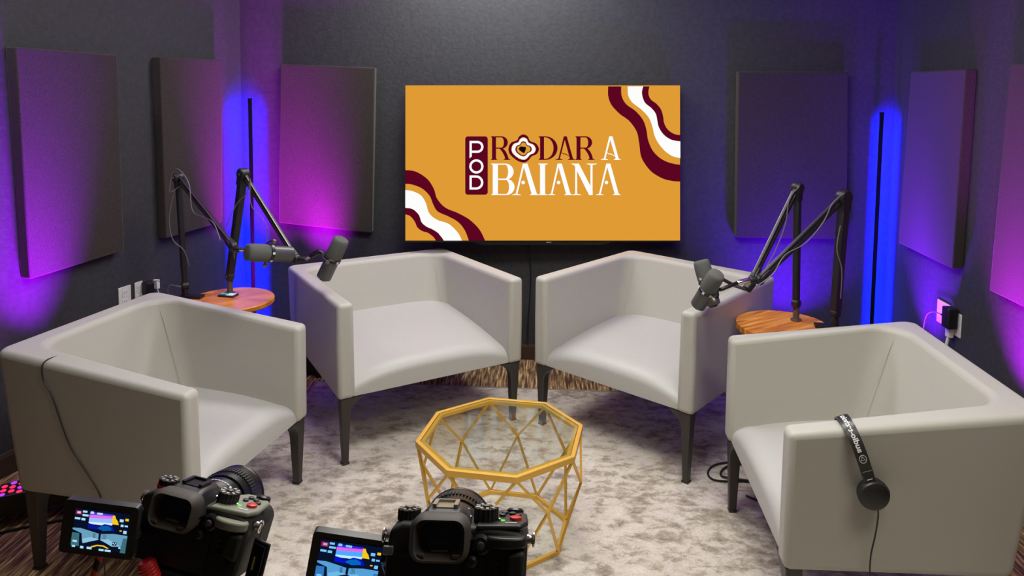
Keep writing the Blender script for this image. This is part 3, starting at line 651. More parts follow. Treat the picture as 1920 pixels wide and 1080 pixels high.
m = MB(); LP(m, [(915, 400), (972, 400), (972, 755), (915, 755)]); serif(m, 893, 1004, 915, 972, 400, -1); serif(m, 883, 1002, 915, 972, 755, 1); m.build('letter_i', E_wht, scr, smooth=None)
m = MB(); letA(m, 1112, 1160, 400, 755, (1000, 1090), (1184, 1284), 13, dot=(1123, 613)); m.build('letter_a', E_wht, scr, smooth=None)
m = MB(); LP(m, [(1310, 410), (1332, 410), (1332, 755), (1310, 755)], [(1290, 400), (1352, 400), (1507, 700), (1507, 755), (1467, 755)], [(1482, 400), (1506, 400), (1506, 720), (1482, 700)], [(1262, 400), (1300, 400), (1325, 440), (1310, 425)])
serif(m, 1436, 1556, 1482, 1506, 400, -1); serif(m, 1276, 1380, 1310, 1332, 755, 1); m.build('letter_n', E_wht, scr, smooth=None)
m = MB(); letA(m, 1660, 1706, 400, 755, (1540, 1632), (1730, 1826), 13, dot=(1662, 613)); m.build('letter_a', E_wht, scr, smooth=None)
# flower-shaped letter O
FO = [(725, 72), (775, 92), (803, 145), (870, 175), (903, 235), (878, 292), (822, 318), (785, 362), (740, 388), (675, 375), (615, 335), (570, 285), (560, 225), (590, 165), (655, 138), (680, 95)]
FS = [(p.x, p.y) for p in spline([V((*p, 0)) for p in FO], 5, closed=True)]
def sc(k, z, mm, nm, c=(729, 238)):
    m = MB(); flat(m, [(c[0]+(x-c[0])*k, c[1]+(y-c[1])*k) for x, y in FS], z, Z6); m.build(nm, mm, scr, smooth=None)
sc(1.0, 0.0006, E_mar, 'flower_outline'); sc(0.80, 0.0011, emis('screen_peach', srgb(240, 190, 130)), 'flower_edge'); sc(0.76, 0.0016, E_wht, 'flower_ring')
sc(0.54, 0.0021, E_mar, 'flower_inner_outline'); sc(0.45, 0.0026, E_org, 'flower_heart')
m = MB(); flat(m, sp2([(675, 232), (690, 210), (712, 208), (735, 212), (752, 210), (757, 235), (748, 258), (740, 280), (718, 276), (700, 262), (685, 252), (675, 232)], 3)[:-1], 0.0031, Z6); m.build('flower_centre', E_blk, scr, smooth=None)
# the POD tablet
rr_ = []
for cx_, cy_, a in ((297, 124, 0), (103, 124, 90), (103, 720, 180), (297, 720, 270)): rr_ += ell(cx_, cy_, 30, 30, a, a+90, 6)
m = MB(); flat(m, rr_, 0.0004, Z6); tab = m.build('title_tablet', E_mar, scr, smooth=None)
def outline(m, A, B): strip(m, A, B, 0.0010, Z6)
m = MB()
outline(m, [(122, 145)]+ell(212, 212, 67, 67, 90, -90)+[(122, 279)], [(122, 170)]+ell(210, 212, 43, 42, 90, -90)+[(122, 254)])
m.prism([Z6(p) for p in [(122, 145), (147, 145), (147, 320), (122, 342)]], 0.001, 0.0014)
outline(m, ell(199, 432, 80, 80, 0, 360, 40), ell(199, 432, 55, 55, 0, 360, 40))
outline(m, [(122, 533)]+ell(197, 613, 80, 80, 90, -90)+[(122, 693)], [(122, 558)]+ell(195, 613, 56, 55, 90, -90)+[(122, 668)])
m.prism([Z6(p) for p in [(122, 533), (147, 533), (147, 693), (122, 693)]], 0.001, 0.0014)
m.build('tablet_letters', E_wht, tab, smooth=None)
cb = MB().tube(spline([(-0.11, 4.365, 0.80), (-0.108, 4.372, 0.7), (-0.095, 4.374, 0.55), (-0.098, 4.374, 0.4), (-0.108, 4.373, 0.25), (-0.11, 4.36, 0.11)], 6), 0.004, 6).build('wall_cable', M_cable)
tag(cb, 'thin dark cable hanging down the back wall below the television', 'cable')

# ------------------------------------------------------------------ corner light strips
def led_pole(label, x, y, top, corner, watts):
    t = thing('light_strip', label, 'floor lamp', (x, y, 0), 0, 'corner light strips')
    d = (V((corner[0], corner[1], 0))-V((x, y, 0))).normalized(); rz = math.atan2(d.y, d.x)-PI/2
    MB().box((0, 0, top/2+0.01), (0.02, 0.014, top-0.02), rz=rz).build('pole', M_pole, t, bevel=0.002)
    MB().box((0, 0, top), (0.022, 0.016, 0.008), rz=rz).build('end_cap', M_pole, t, smooth=None)
    MB().box(d*0.009+V((0, 0, top/2+0.02)), (0.012, 0.004, top-0.12), rz=rz).build('diffuser', emis('blue_diffuser', (0.02, 0.03, 1.0), 12), t, smooth=None)
    m = MB()
    for a in (rz, rz+PI*0.72, rz-PI*0.72): m.bar((0, 0, 0.012), (0.13*math.cos(a+PI/2), 0.13*math.sin(a+PI/2), 0.008), 0.016, 0.014)
    m.lathe([(0.02, 0.002), (0.02, 0.03)], (0, 0, 0), (0, 0, 1), 16); m.build('base', M_pole, t, smooth=None)
    l = bpy.data.lights.new('strip_lamp', 'AREA'); l.shape = 'RECTANGLE'; l.size, l.size_y = 0.012, top-0.12; l.energy = watts; l.color = (0.0, 0.006, 1.0); l.spread = math.radians(105)
    o = bpy.data.objects.new('strip_lamp', l); C.objects.link(o); o.parent = t; o.location = d*0.014+V((0, 0, top/2+0.02))
    o.rotation_euler = d.to_track_quat('-Z', 'Y').to_euler()
    return t
led_pole('tall thin black light strip glowing blue in the left corner', -1.765, 4.27, 1.60, (-1.9, 4.46), 55)
led_pole('tall thin black light strip glowing blue in the right corner', 1.925, 4.165, 1.57, (2.04, 4.29), 55)

# ------------------------------------------------------------------ uplights on the floor
def uplight(label, loc, target, col, watts, spread=70, size=(0.34, 0.05), rz=0.0, z=0.16, cols=None):
    t = thing('uplight', label, 'stage light', loc, rz, 'stage uplights on the floor behind the armchairs')
    wl, dp = size[0]+0.04, 0.11
    MB().box((0, 0, z/2+0.02), (wl, dp, z-0.04)).build('housing', M_black, t, bevel=0.006)
    m = MB()
    for s in (-1, 1): m.box((s*(wl/2-0.03), 0, 0.01), (0.03, dp+0.03, 0.02))
    m.build('feet', M_black, t, smooth=None)
    cm = cols or [col]
    em = [emis('stage_led', c, 1.3) for c in cm]; n = 14
    m = MB()
    for i in range(n):
        for j in range(3): m.lathe([(0.0105, z-0.001), (0.0105, z+0.002), (0.006, z+0.004)], (-wl/2+wl*(i+0.5)/n, (j-1)*0.032+(0.008 if i % 2 else -0.008), 0), (0, 0, 1), 6, mi=(i+j) % len(em))
    m.build('led_grid', em, t, smooth=None)
    l = bpy.data.lights.new('uplight_lamp', 'AREA'); l.shape = 'RECTANGLE'; l.size, l.size_y = size; l.energy = watts; l.color = col; l.spread = math.radians(spread)
    o = bpy.data.objects.new('uplight_lamp', l); C.objects.link(o); o.parent = t; o.location = (0, 0, z+0.008)
    dd = Matrix.Rotation(-rz, 3, 'Z') @ (V(target)-V(loc)-V((0, 0, z)))
    o.rotation_euler = dd.to_track_quat('-Z', 'Y').to_euler()
    return t
uplight('red and purple stage light bar at the left edge, behind the left armchair', (-2.02, 2.70, 0), (-2.27, 2.85, 1.1), (0.40, 0.0, 0.8), 3, 60, z=0.12, rz=0.5, cols=[(1.0, 0.03, 0.12), (0.45, 0.05, 0.9), (1.0, 0.03, 0.12)])
uplight('small violet stage light hidden behind the left armchair', (-2.0, 3.08, 0), (-2.24, 3.05, 1.2), (0.33, 0.0, 0.9), 17, 40, size=(0.12, 0.05), rz=1.3)
uplight('small magenta stage light hidden behind the armchair left of the screen', (-1.36, 4.12, 0), (-1.40, 4.40, 0.95), (0.60, 0.0, 0.9), 10, 31, size=(0.12, 0.05))
uplight('small magenta stage light in the left corner, hidden by the left side table', (-1.64, 4.16, 0), (-1.83, 4.42, 2.0), (0.5, 0.0, 0.75), 16, 42, size=(0.12, 0.05), rz=0.5)
uplight('small blue stage light hidden behind the armchair right of the screen', (1.46, 3.95, 0), (1.47, 4.25, 0.95), (0.11, 0.0, 1.0), 24, 95, size=(0.12, 0.05))
uplight('small violet stage light hidden behind the right armchair', (1.84, 3.72, 0), (2.0, 3.78, 0.9), (0.17, 0.0, 1.0), 15, 60, size=(0.12, 0.05), rz=1.57)
uplight('small magenta stage light at the right wall behind the right armchair', (1.82, 2.95, 0), (2.0, 2.98, 0.9), (0.5, 0.0, 0.85), 15, 55, size=(0.12, 0.05), rz=1.57)

# ------------------------------------------------------------------ wall outlets
def wmat(n_in): # frame with +y out of the wall, z up
    n = V(n_in).normalized(); x = n.cross(V((0, 0, 1))).normalized()
    return Matrix((x, n, V((0, 0, 1)))).transposed().to_4x4()
def plate(label, p, n_in, wd=0.075, ht=0.118, sockets=True):
    mt = wmat(n_in); mt.translation = V(p)
    t = thing('wall_outlet', label, 'outlet', mtx=mt)
    MB().box((0, 0.003, 0), (wd, 0.006, ht)).build('cover_plate', M_white, t, bevel=0.002)
    for s in (-1, 1):
        so = MB().box((0, 0.0068, s*0.024), (0.034, 0.002, 0.036)).build('socket', M_white, t, bevel=0.0005)
        m = MB()
        for k in (-1, 1): m.box((k*0.007, 0.0079, s*0.024+0.004), (0.003, 0.0006, 0.010))
        m.build('slots', M_whitedim, so, smooth=None)
    return t, mt
nLi, nRi = V((nL.x, nL.y, 0)), V((-1, 0, 0))
if nLi.x < 0: nLi = -nLi
plate('white wall outlet plate peeking over the left armchair', (-2.142, 3.592, 0.598), nLi)
plate('narrow white wall plate right of the other left wall plate', (-2.118, 3.675, 0.60), nLi, wd=0.05)
mt = wmat(nLi); mt.translation = V((-2.108, 3.712, 0.622))
t = thing('plug_adapter', 'black plug adapter in the left wall outlet', 'adapter', mtx=mt)
MB().box((0, 0.026, 0), (0.05, 0.036, 0.06)).build('case', M_black, t, bevel=0.005)
MB().tube(spline([(0.01, 0.044, 0.015), (0.02, 0.07, 0.03), (0.0, 0.085, 0.04), (-0.03, 0.08, 0.01), (-0.05, 0.05, -0.1)]), 0.002, 6).build('lead', M_gcable, t)
mt = wmat(nLi); mt.translation = V((-2.090, 3.775, 0.62))
t = thing('plug', 'small white plug at the right end of the left wall outlets', 'plug', mtx=mt)
MB().box((0, 0.015, 0), (0.022, 0.030, 0.05)).build('body', M_white, t, bevel=0.004)
MB().tube(spline([(0, 0.02, -0.024), (0, 0.03, -0.06), (0, 0.02, -0.15)]), 0.0025, 6).build('lead', M_white, t)
plate('white wall outlet lit violet above the right armchair', (2.048, 3.63, 0.562), nRi, wd=0.12)
plate('white wall outlet nearer the camera above the right armchair', (2.048, 3.508, 0.545), nRi, wd=0.075)
mt = wmat(nRi); mt.translation = V((2.046, 3.515, 0.577))
t = thing('power_adapter', 'black power adapter plugged in between the right wall outlets', 'adapter', mtx=mt)
MB().box((0, 0.034, 0), (0.062, 0.052, 0.105)).build('case', M_black, t, bevel=0.006)
MB().lathe([(0.011, 0), (0.011, 0.02), (0.004, 0.045)], (0.03, 0.03, -0.005), (1, 0.15, -0.05), 10).build('strain_relief', M_black, t)
MB().tube(spline([(0.07, 0.036, -0.008), (0.14, 0.04, -0.015), (0.20, 0.045, -0.06), (0.23, 0.045, -0.2)]), 0.003, 6).build('lead', M_gcable, t)
mt = wmat(nRi); mt.translation = V((2.046, 3.535, 0.5))
t = thing('plug', 'white plug and cord hanging from the right wall outlet', 'plug', mtx=mt)
MB().box((0, 0.02, 0), (0.036, 0.028, 0.06)).build('body', M_white, t, bevel=0.005)
MB().tube(spline([(0.0, 0.022, -0.02), (0.006, 0.03, -0.08), (0.02, 0.03, -0.18), (0.03, 0.02, -0.35)]), [0.008]*8+[0.006]*11, 8).build('lead', M_white, t)

# ------------------------------------------------------------------ headphones on the right armchair
c3x, c3y, c3a = CH[3][:3]; W3 = CH[3][3]; i3 = chairs[3][1]
hy = 0.168; T0 = chair_pt(3, (-W3/2+0.036, hy, i3['zt'](hy)+0.016))
hp = thing('headphones', 'black over-ear headphones hung over the arm of the right armchair', 'headphones', T0, c3a)
th = math.radians(19); dn = V((0, -math.sin(th), -math.cos(th))); wdr = V((0, math.cos(th), -math.sin(th)))
hc, hbk, hl = 0.074, 0.10, 0.13
def arc_pt(u): # u in -1..1 along the band; returns position and normal
    sgn = 1 if u >= 0 else -1; a = abs(u)*1.3
    if a <= 1:
        q = a*PI/2; p = V((-sgn*hc*math.sin(q), 0, 0))+dn*(hbk*(1-math.cos(q))); n = V((-sgn*math.sin(q)*hbk, 0, 0))-dn*(math.cos(q)*hc)
    else:
        p = V((-sgn*hc, 0, 0))+dn*(hbk+(a-1)/0.3*(hl-hbk)); n = V((-sgn, 0, 0))
    return p, n.normalized()
rows = []
for k in range(41):
    u = -1+2*k/40; p, n = arc_pt(u); wd = 0.0165
    rows.append([p-wdr*wd, p-wdr*wd+n*0.004, p+wdr*wd+n*0.004, p+wdr*wd])
m = MB().grid(rows, close_u=True); m.add(rows[0], [(0, 1, 2, 3)]); m.add(rows[-1], [(3, 2, 1, 0)])
band = m.build('headband', mat('headband_satin', (0.035, 0.032, 0.033), 0.33, 0.2), hp, smooth=40)
rows = []
for k in range(25):
    u = -0.5+k/24; p, n = arc_pt(u)
    rows.append([p-wdr*0.014, p+wdr*0.014, p+wdr*0.012-n*0.007, p-wdr*0.012-n*0.007])
m = MB().grid(rows, close_u=True); m.add(rows[0], [(0, 1, 2, 3)]); m.add(rows[-1], [(3, 2, 1, 0)])
m.build('headband_padding', M_rub, band, smooth=40)
for s in (1, -1):
    p0 = V((-s*hc, 0, 0))+dn*hl; o = V((-s, 0, 0))
    m = MB(); m.bar(p0-dn*0.012+o*0.003, p0+dn*0.036+o*0.004, 0.033, 0.010, up=o, w2=0.03)
    sl = m.build('slider', M_cambody, hp, bevel=0.003)
    MB().bar(p0+dn*0.012-wdr*0.008+o*0.0085, p0+dn*0.012+wdr*0.008+o*0.0085, 0.0025, 0.001, up=o).build('slider_mark', M_mark, sl, smooth=None)
    MB().bar(p0+dn*0.026-wdr*0.006+o*0.009, p0+dn*0.026+wdr*0.006+o*0.009, 0.004, 0.001, up=o).build('gold_mark', M_gold, sl, smooth=None)
    cc = p0+dn*0.062
    m = MB(); m.lathe([(0.040, -0.010), (0.0435, -0.004), (0.0435, 0.006), (0.039, 0.014), (0.03, 0.019), (0.012, 0.021)], cc, o, 32)
    cup = m.build('earcup', M_cambody, hp, smooth=30)
    MB().lathe([(0.026, -0.024), (0.036, -0.024), (0.041, -0.017), (0.040, -0.010)], cc, o, 32).build('ear_cushion', M_rub, cup, smooth=50)
    m = MB()
    for q in (-0.8, 0.8): m.bar(cc+dn*-0.03+wdr*q*0.03+o*0.008, cc+wdr*q*0.05+o*0.004+dn*0.004, 0.010, 0.010, up=o)
    m.build('yoke', M_black, cup, bevel=0.002)
# lettering on the headband
def text_mesh(txt, size):
    cu = bpy.data.curves.new('lettering', 'FONT'); cu.body = txt; cu.size = size; cu.align_x = 'LEFT'; cu.align_y = 'CENTER'; cu.offset = 0.0006
    o = bpy.data.objects.new('lettering', cu); C.objects.link(o); bpy.context.view_layer.update()
    me = bpy.data.meshes.new_from_object(o.evaluated_get(bpy.context.evaluated_depsgraph_get())); bpy.data.objects.remove(o); bpy.data.curves.remove(cu)
    return me
me = text_mesh('audio-technica', 0.0215)
m = MB(); Lb = 0.30
def band_map(x, y):      # x along the text from its start, y across
    u = 0.60-x/0.185; p, n = arc_pt(u); return p+n*0.0045+wdr*y
bm = bmesh.new(); bm.from_mesh(me)
m.add([band_map(v.co.x, -v.co.y) for v in bm.verts], [tuple(v.index for v in f.verts) for f in bm.faces]); bm.free()
m.build('headband_lettering', M_mark, band, smooth=None)
m = MB(); A = [band_map(-0.017+0.0105*math.cos(a), 0.0105*math.sin(a)) for a in [2*PI*k/24 for k in range(24)]]; B = [band_map(-0.017+0.0088*math.cos(a), 0.0088*math.sin(a)) for a in [2*PI*k/24 for k in range(24)]]
m.grid([[a, b_] for a, b_ in zip(A+A[:1], B+B[:1])])
for q in ((-0.0055, -0.005, 0.0005, 0.0), (-0.0055, 0.005, 0.0005, 0.0), ):
    pass
tri = lambda pts: m.add([band_map(-0.017+x, y) for x, y in pts], [tuple(range(len(pts)))])
tri([(-0.006, -0.0065), (-0.0045, -0.0065), (0.007, -0.0006), (0.007, 0.0012)]); tri([(-0.006, 0.0065), (-0.0045, 0.0065), (0.007, 0.0012), (0.007, -0.0006)]); tri([(-0.003, -0.0042), (-0.0015, -0.0042), (-0.0015, 0.0042), (-0.003, 0.0042)])
m.build('headband_emblem', M_mark, band, smooth=None)
cc = V((-hc, 0, 0))+dn*(hl+0.062+0.041)
pts = [cc, cc+V((0.004, -0.004, -0.03)), cc+V((0.012, -0.002, -0.09)), cc+V((0.012, 0.008, -0.16)), cc+V((0.010, 0.004, -0.26)), cc+V((-0.01, -0.01, -0.42)), cc+V((-0.04, -0.03, -0.455))]
MB().tube(spline(pts, 6), 0.0022, 6).build('cord', M_cable, hp)

# ------------------------------------------------------------------ loose cables
W0 = CH[0][3]; X0 = W0/2
zt0 = chairs[0][1]['zt']
pts = [(X0-0.074, -0.15, zt0(-0.15)-0.05), (X0-0.070, -0.17, zt0(-0.17)+0.002), (X0-0.035, -0.195, zt0(-0.2)+0.005), (X0+0.002, -0.2, zt0(-0.2)-0.004), (X0+0.006, -0.198, 0.70), (X0+0.006, -0.164, 0.642), (X0+0.0065, -0.107, 0.492), (X0+0.006, -0.048, 0.407), (X0+0.006, 0.001, 0.339), (X0+0.006, 0.012, 0.30), (X0+0.01, 0.02, 0.2), (X0+0.02, 0.03, 0.05), (X0+0.05, 0.06, 0.005)]
tag(MB().tube([chair_pt(0, p) for p in spline(pts, 6)], 0.0024, 6).build('thin_cable', M_cable), 'thin dark cable draped over the near arm of the left armchair', 'cable')
pts = [(1.02, 3.02, 0.018), (0.93, 3.08, 0.018), (0.86, 3.135, 0.018), (0.765, 3.11, 0.018), (0.72, 3.04, 0.018), (0.74, 2.985, 0.018), (0.84, 2.98, 0.018), (0.93, 3.0, 0.018), (0.95, 3.08, 0.024), (0.88, 3.12, 0.024), (0.80, 3.08, 0.02), (0.775, 3.02, 0.018), (0.83, 2.985, 0.026), (0.92, 2.96, 0.02), (0.96, 2.88, 0.018), (0.90, 2.83, 0.018), (0.84, 2.87, 0.018)]
tag(MB().tube(spline(pts, 8), 0.0042, 8).build('floor_cable', M_cable), 'loops of black cable on the rug by the leg of the right armchair', 'cable')
pts = [(-2.25, 2.55, 0.006), (-2.1, 2.55, 0.006), (-1.95, 2.62, 0.006), (-1.82, 2.68, 0.006), (-1.7, 2.75, 0.006), (-1.62, 2.85, 0.006)]
tag(MB().tube(spline(pts, 6), 0.004, 6).build('floor_cable', M_cable), 'black cable on the striped carpet beneath the left armchair', 'cable')

# ------------------------------------------------------------------ video cameras on tripods
def rot(yaw, pit, rol): return (Matrix.Rotation(yaw, 3, 'Z') @ Matrix.Rotation(pit, 3, 'X') @ Matrix.Rotation(rol, 3, 'Y'))
def screen_picture(m, wd, ht, P):   # live view: polygons in 0..1 coordinates, v down
    def q(pts, mi, z=0.0004): m.add([P((u-0.5)*wd, (0.5-v_)*ht, z) for u, v_ in pts], [tuple(range(len(pts)))], mi)
    r = lambda u0, v0, u1, v1, mi, z=0.0003: q([(u0, v0), (u1, v0), (u1, v1), (u0, v1)], mi, z)
    r(0, 0, 1, 1, 0, 0)
    r(0.27, 0.06, 0.70, 0.13, 1); q([(0.27, 0.13), (0.70, 0.10), (0.70, 0.17), (0.27, 0.21)], 2); q([(0.27, 0.21), (0.70, 0.17), (0.70, 0.28), (0.27, 0.31)], 3)
    q([(0.27, 0.31), (0.70, 0.28), (0.70, 0.33), (0.50, 0.36), (0.27, 0.36)], 4)
    q([(0.27, 0.34), (0.36, 0.36), (0.46, 0.40), (0.56, 0.32), (0.66, 0.33), (0.72, 0.38), (0.76, 0.48), (0.27, 0.48)], 5, 0.0005)
    q([(0.44, 0.44), (0.52, 0.37), (0.62, 0.35), (0.69, 0.40), (0.70, 0.46), (0.55, 0.50)], 6, 0.0007)
    q([(0.69, 0.08), (0.73, 0.07), (0.76, 0.16), (0.79, 0.2), (0.82, 0.30), (0.70, 0.30)], 7, 0.0007)
    q([(0.0, 0.50), (0.14, 0.49), (0.30, 0.53), (0.48, 0.58), (0.48, 0.74), (0.20, 0.86), (0.17, 0.62), (0.0, 0.54)], 8, 0.0006)
    q([(0.52, 0.58), (0.75, 0.54), (1.0, 0.55), (1.0, 0.70), (0.92, 0.84), (0.72, 0.84), (0.52, 0.74)], 8, 0.0006)
    q([(0.20, 0.75), (0.36, 0.68), (0.50, 0.72), (0.22, 0.86)], 9, 0.0009); q([(0.52, 0.72), (0.65, 0.68), (0.90, 0.84), (0.74, 0.86)], 9, 0.0009)
    q([(0.0, 0.62), (0.13, 0.62), (0.15, 0.95), (0.0, 0.95)], 10, 0.0007); q([(0.93, 0.62), (1.0, 0.62), (1.0, 1.0), (0.90, 1.0)], 10, 0.0007)
    q([(0.36, 0.92), (0.48, 0.86), (0.60, 0.86), (0.70, 0.92), (0.66, 0.93), (0.58, 0.89), (0.48, 0.89), (0.40, 0.94)], 7, 0.0008)
    r(0.495, 0.58, 0.51, 0.80, 0, 0.0009)
    for k in range(4):
        for u0 in (0.38+k*0.012, 0.56+k*0.018): q([(u0, 0.57), (u0+0.005, 0.57), (u0+0.012, 0.70), (u0+0.006, 0.70)], 0, 0.001)
    r(0.02, 0.05, 0.13, 0.15, 11, 0.0008); r(0.05, 0.07, 0.11, 0.12, 12, 0.001)
    for u, v_, a, b_ in ((0.15, 0.03, 0.08, 0.05), (0.15, 0.12, 0.11, 0.05), (0.29, 0.03, 0.06, 0.06), (0.41, 0.04, 0.1, 0.05), (0.02, 0.22, 0.1, 0.05), (0.14, 0.22, 0.07, 0.06), (0.83, 0.14, 0.07, 0.07), (0.86, 0.27, 0.05, 0.06), (0.93, 0.28, 0.06, 0.04), (0.92, 0.42, 0.06, 0.08), (0.03, 0.80, 0.08, 0.05), (0.03, 0.93, 0.06, 0.05), (0.18, 0.93, 0.06, 0.06), (0.30, 0.93, 0.09, 0.06), (0.52, 0.95, 0.09, 0.05), (0.63, 0.95, 0.11, 0.05), (0.87, 0.85, 0.04, 0.04)):
        r(u, v_, u+a, v_+b_, 12, 0.0012)
    r(0.93, 0.11, 0.99, 0.17, 7, 0.0012); r(0.85, 0.42, 0.89, 0.45, 7, 0.0012)
    r(0.75, 0.74, 0.83, 0.86, 0, 0.0012)
    for u, v_ in ((0.76, 0.755), (0.80, 0.755), (0.78, 0.79), (0.76, 0.825), (0.80, 0.825)): r(u, v_, u+0.022, v_+0.025, 12, 0.0014)
SCR_M = [emis('lcd_'+str(k), c) for k, c in enumerate([srgb(8, 16, 40), srgb(90, 60, 220), srgb(225, 110, 235), srgb(150, 190, 255), srgb(215, 240, 250), srgb(10, 20, 150), srgb(10, 90, 160), srgb(250, 200, 20), srgb(105, 160, 190), srgb(140, 195, 220), srgb(60, 110, 120), srgb(170, 20, 60), srgb(175, 225, 250)])]
SCR_B = [emis('lcd_b'+str(k), c) for k, c in enumerate([srgb(8, 18, 45), srgb(50, 40, 230), srgb(225, 100, 235), srgb(80, 170, 255), srgb(190, 240, 250), srgb(5, 20, 200), srgb(5, 100, 190), srgb(250, 200, 20), srgb(85, 160, 215), srgb(110, 185, 230), srgb(50, 120, 190), srgb(190, 20, 70), srgb(120, 200, 255)])]
def round_poly(hw, hh, r, n=4, c=(0, 0)):
    out = []
    for sx, sy, a in ((1, 1, 0), (-1, 1, 90), (-1, -1, 180), (1, -1, 270)):
        out += ell(c[0]+sx*(hw-r), -(c[1]+sy*(hh-r)), r, r, a, a+90, n)
    return [(x, -y if False else y) for x, y in out]
def camcorder(label, pos, ypr, spos, sypr, ssize, pics, door, topm, redknob):
    R = rot(*ypr).to_4x4(); R.translation = V(pos)
    t = thing('video_camera', label, 'camera', mtx=R, group='mirrorless cameras on tripods')
    # body: x right seen from behind, y towards the lens, z up
    outline_ = [(-0.066, 0.0), (0.064, 0.0), (0.068, 0.006), (0.069, 0.058), (0.062, 0.070), (0.030, 0.074), (-0.055, 0.076), (-0.066, 0.070), (-0.0685, 0.05), (-0.0685, 0.006)]
    f = lambda p: V((p.x, p.z, p.y))
    MB().prism(outline_, 0.0, 0.044, f).build('body', M_rub, t, bevel=0.004, seg=3)
    MB().prism([(0.036, 0.002), (0.066, 0.002), (0.069, 0.058), (0.060, 0.068), (0.040, 0.066)], 0.040, 0.078, f).build('hand_grip', M_rub, t, bevel=0.012, seg=4)
    # right-hand top deck
    dk = [(0.018, -0.001), (0.062, 0.004), (0.069, 0.02), (0.067, 0.052), (0.052, 0.066), (0.034, 0.062), (0.02, 0.045)]
    deck = MB().prism(dk, 0.071, 0.0765).build('top_deck', topm, t, bevel=0.002)
    for q in ((0.044, 0.048), (0.052, 0.045), (0.042, 0.038), (0.058, 0.038)):
        MB().lathe([(0.0035, 0.0765), (0.0035, 0.0785), (0.002, 0.079)], (q[0], q[1], 0), (0, 0, 1), 10).build('button', M_cambody, deck)
    MB().lathe([(0.0062, 0.0765), (0.0060, 0.0790), (0.003, 0.0797)], (0.056, 0.026, 0), (0, 0, 1), 14).build('record_button', M_red, deck)
    MB().box((0.0435, 0.020, 0.0767), (0.0035, 0.0025, 0.001)).build('power_light', M_greenled, deck, smooth=None)
    MB().box((0.052, 0.012, 0.0767), (0.012, 0.0022, 0.0005)).build('model_print', M_mark, deck, smooth=None)
    MB().lathe([(0.009, -0.004), (0.009, 0.004), (0.007, 0.006), (0.002, 0.0065)], (0.054, 0.060, 0.073), (0, 0.3, 1), 16).build('shutter_button', M_black, deck)
    rd = MB(); rd.prism(ell(0.048, 0.0, 0.020, 0.011, 0, 360, 20)[:-1], 0.058, 0.068); rd.build('rear_dial', topm, t, bevel=0.002)
    # viewfinder hump
    rows = []
    for yy, hwid, z1 in ((-0.014, 0.024, 0.083), (0.002, 0.025, 0.0895), (0.034, 0.024, 0.0885), (0.054, 0.019, 0.078)):
        rows.append([V((-0.014-hwid-0.006, yy, 0.064)), V((-0.014-hwid, yy, z1-0.010)), V((-0.014-hwid*0.72, yy, z1)), V((-0.014+hwid*0.72, yy, z1)), V((-0.014+hwid, yy, z1-0.010)), V((-0.014+hwid+0.006, yy, 0.064))])
    m = MB().grid(rows, close_u=True); m.add(rows[0], [(0, 1, 2, 3, 4, 5)]); m.add(rows[-1], [(5, 4, 3, 2, 1, 0)])
    hump = m.build('viewfinder_hump', M_cambody, t, bevel=0.003, smooth=40)
    m = MB(); m.box((-0.014, 0.016, 0.0895), (0.024, 0.022, 0.002))
    for s in (-1, 1): m.box((-0.014+s*0.0105, 0.016, 0.092), (0.004, 0.022, 0.0022))
    m.box((-0.014, 0.028, 0.091), (0.024, 0.003, 0.004)); m.build('hot_shoe', M_blackm if redknob else mat('shoe_metal', (0.45, 0.42, 0.34), 0.35, 0.8), hump, smooth=None)
    # eyecup
    op = round_poly(0.028, 0.0205, 0.013, 5); ip = round_poly(0.019, 0.0135, 0.007, 5); mp_ = round_poly(0.024, 0.0175, 0.010, 5)
    g = lambda P_, yy: [V((-0.014+x, yy, 0.069+y)) for x, y in P_]
    rows = [g(op, -0.008), g([(x*1.03, y*1.03) for x, y in op], -0.022), g(mp_, -0.028), g(ip, -0.020), g([(x*0.9, y*0.9) for x, y in ip], -0.010)]
    m = MB().grid(rows, close_u=True); n = len(op); m.add(rows[-1], [tuple(range(n))]); m.add(rows[0], [tuple(range(n))[::-1]])
    ec = m.build('eyecup', M_eyecup, t, smooth=50)
    MB().box((-0.014, -0.0115, 0.069), (0.026, 0.002, 0.016)).build('eyepiece_glass', M_glassdark, ec, bevel=0.0005)
    for s in (-1, 1): MB().box((-0.014+s*0.017, -0.0255, 0.055), (0.008, 0.003, 0.004)).build('eyecup_tab', M_eyecup, ec, bevel=0.001)
    MB().box((-0.014, -0.017, 0.0575), (0.016, 0.002, 0.0016)).build('eyepiece_edge', mat('eyepiece_grey', (0.16, 0.14, 0.14), 0.5), ec, smooth=None)
    # dials
    def dial(nm, c, r, h, k=18, mk=M_chrome):
        m = MB(); vs = []
        pr = [(r*(1.0 if i % 2 else 0.93)*math.cos(PI*i/k)+c[0], r*(1.0 if i % 2 else 0.93)*math.sin(PI*i/k)+c[1]) for i in range(2*k)]
        m.prism(pr, c[2], c[2]+h); d = m.build(nm, M_black, t, smooth=None)
        m = MB()
        for i in range(9): a = 2*PI*i/9; m.box((c[0]+r*0.72*math.cos(a), c[1]+r*0.72*math.sin(a), c[2]+h+0.0006), (r*0.34, r*0.22, 0.0012), rz=a)
        m.build('dial_marks', mk, d, smooth=None)
        MB().lathe([(r*0.3, c[2]+h), (r*0.28, c[2]+h+0.002), (r*0.1, c[2]+h+0.0025)], (c[0], c[1], 0), (0, 0, 1), 14).build('lock_button', M_rod, d)
        return d
    dial('mode_dial', (0.026, 0.024, 0.074), 0.0125, 0.0135, mk=mat('dial_print', (0.6, 0.58, 0.54), 0.4))
    ld = dial('drive_dial', (-0.052, 0.024, 0.074), 0.0115, 0.010, mk=mat('drive_print', (0.35, 0.33, 0.3), 0.4))
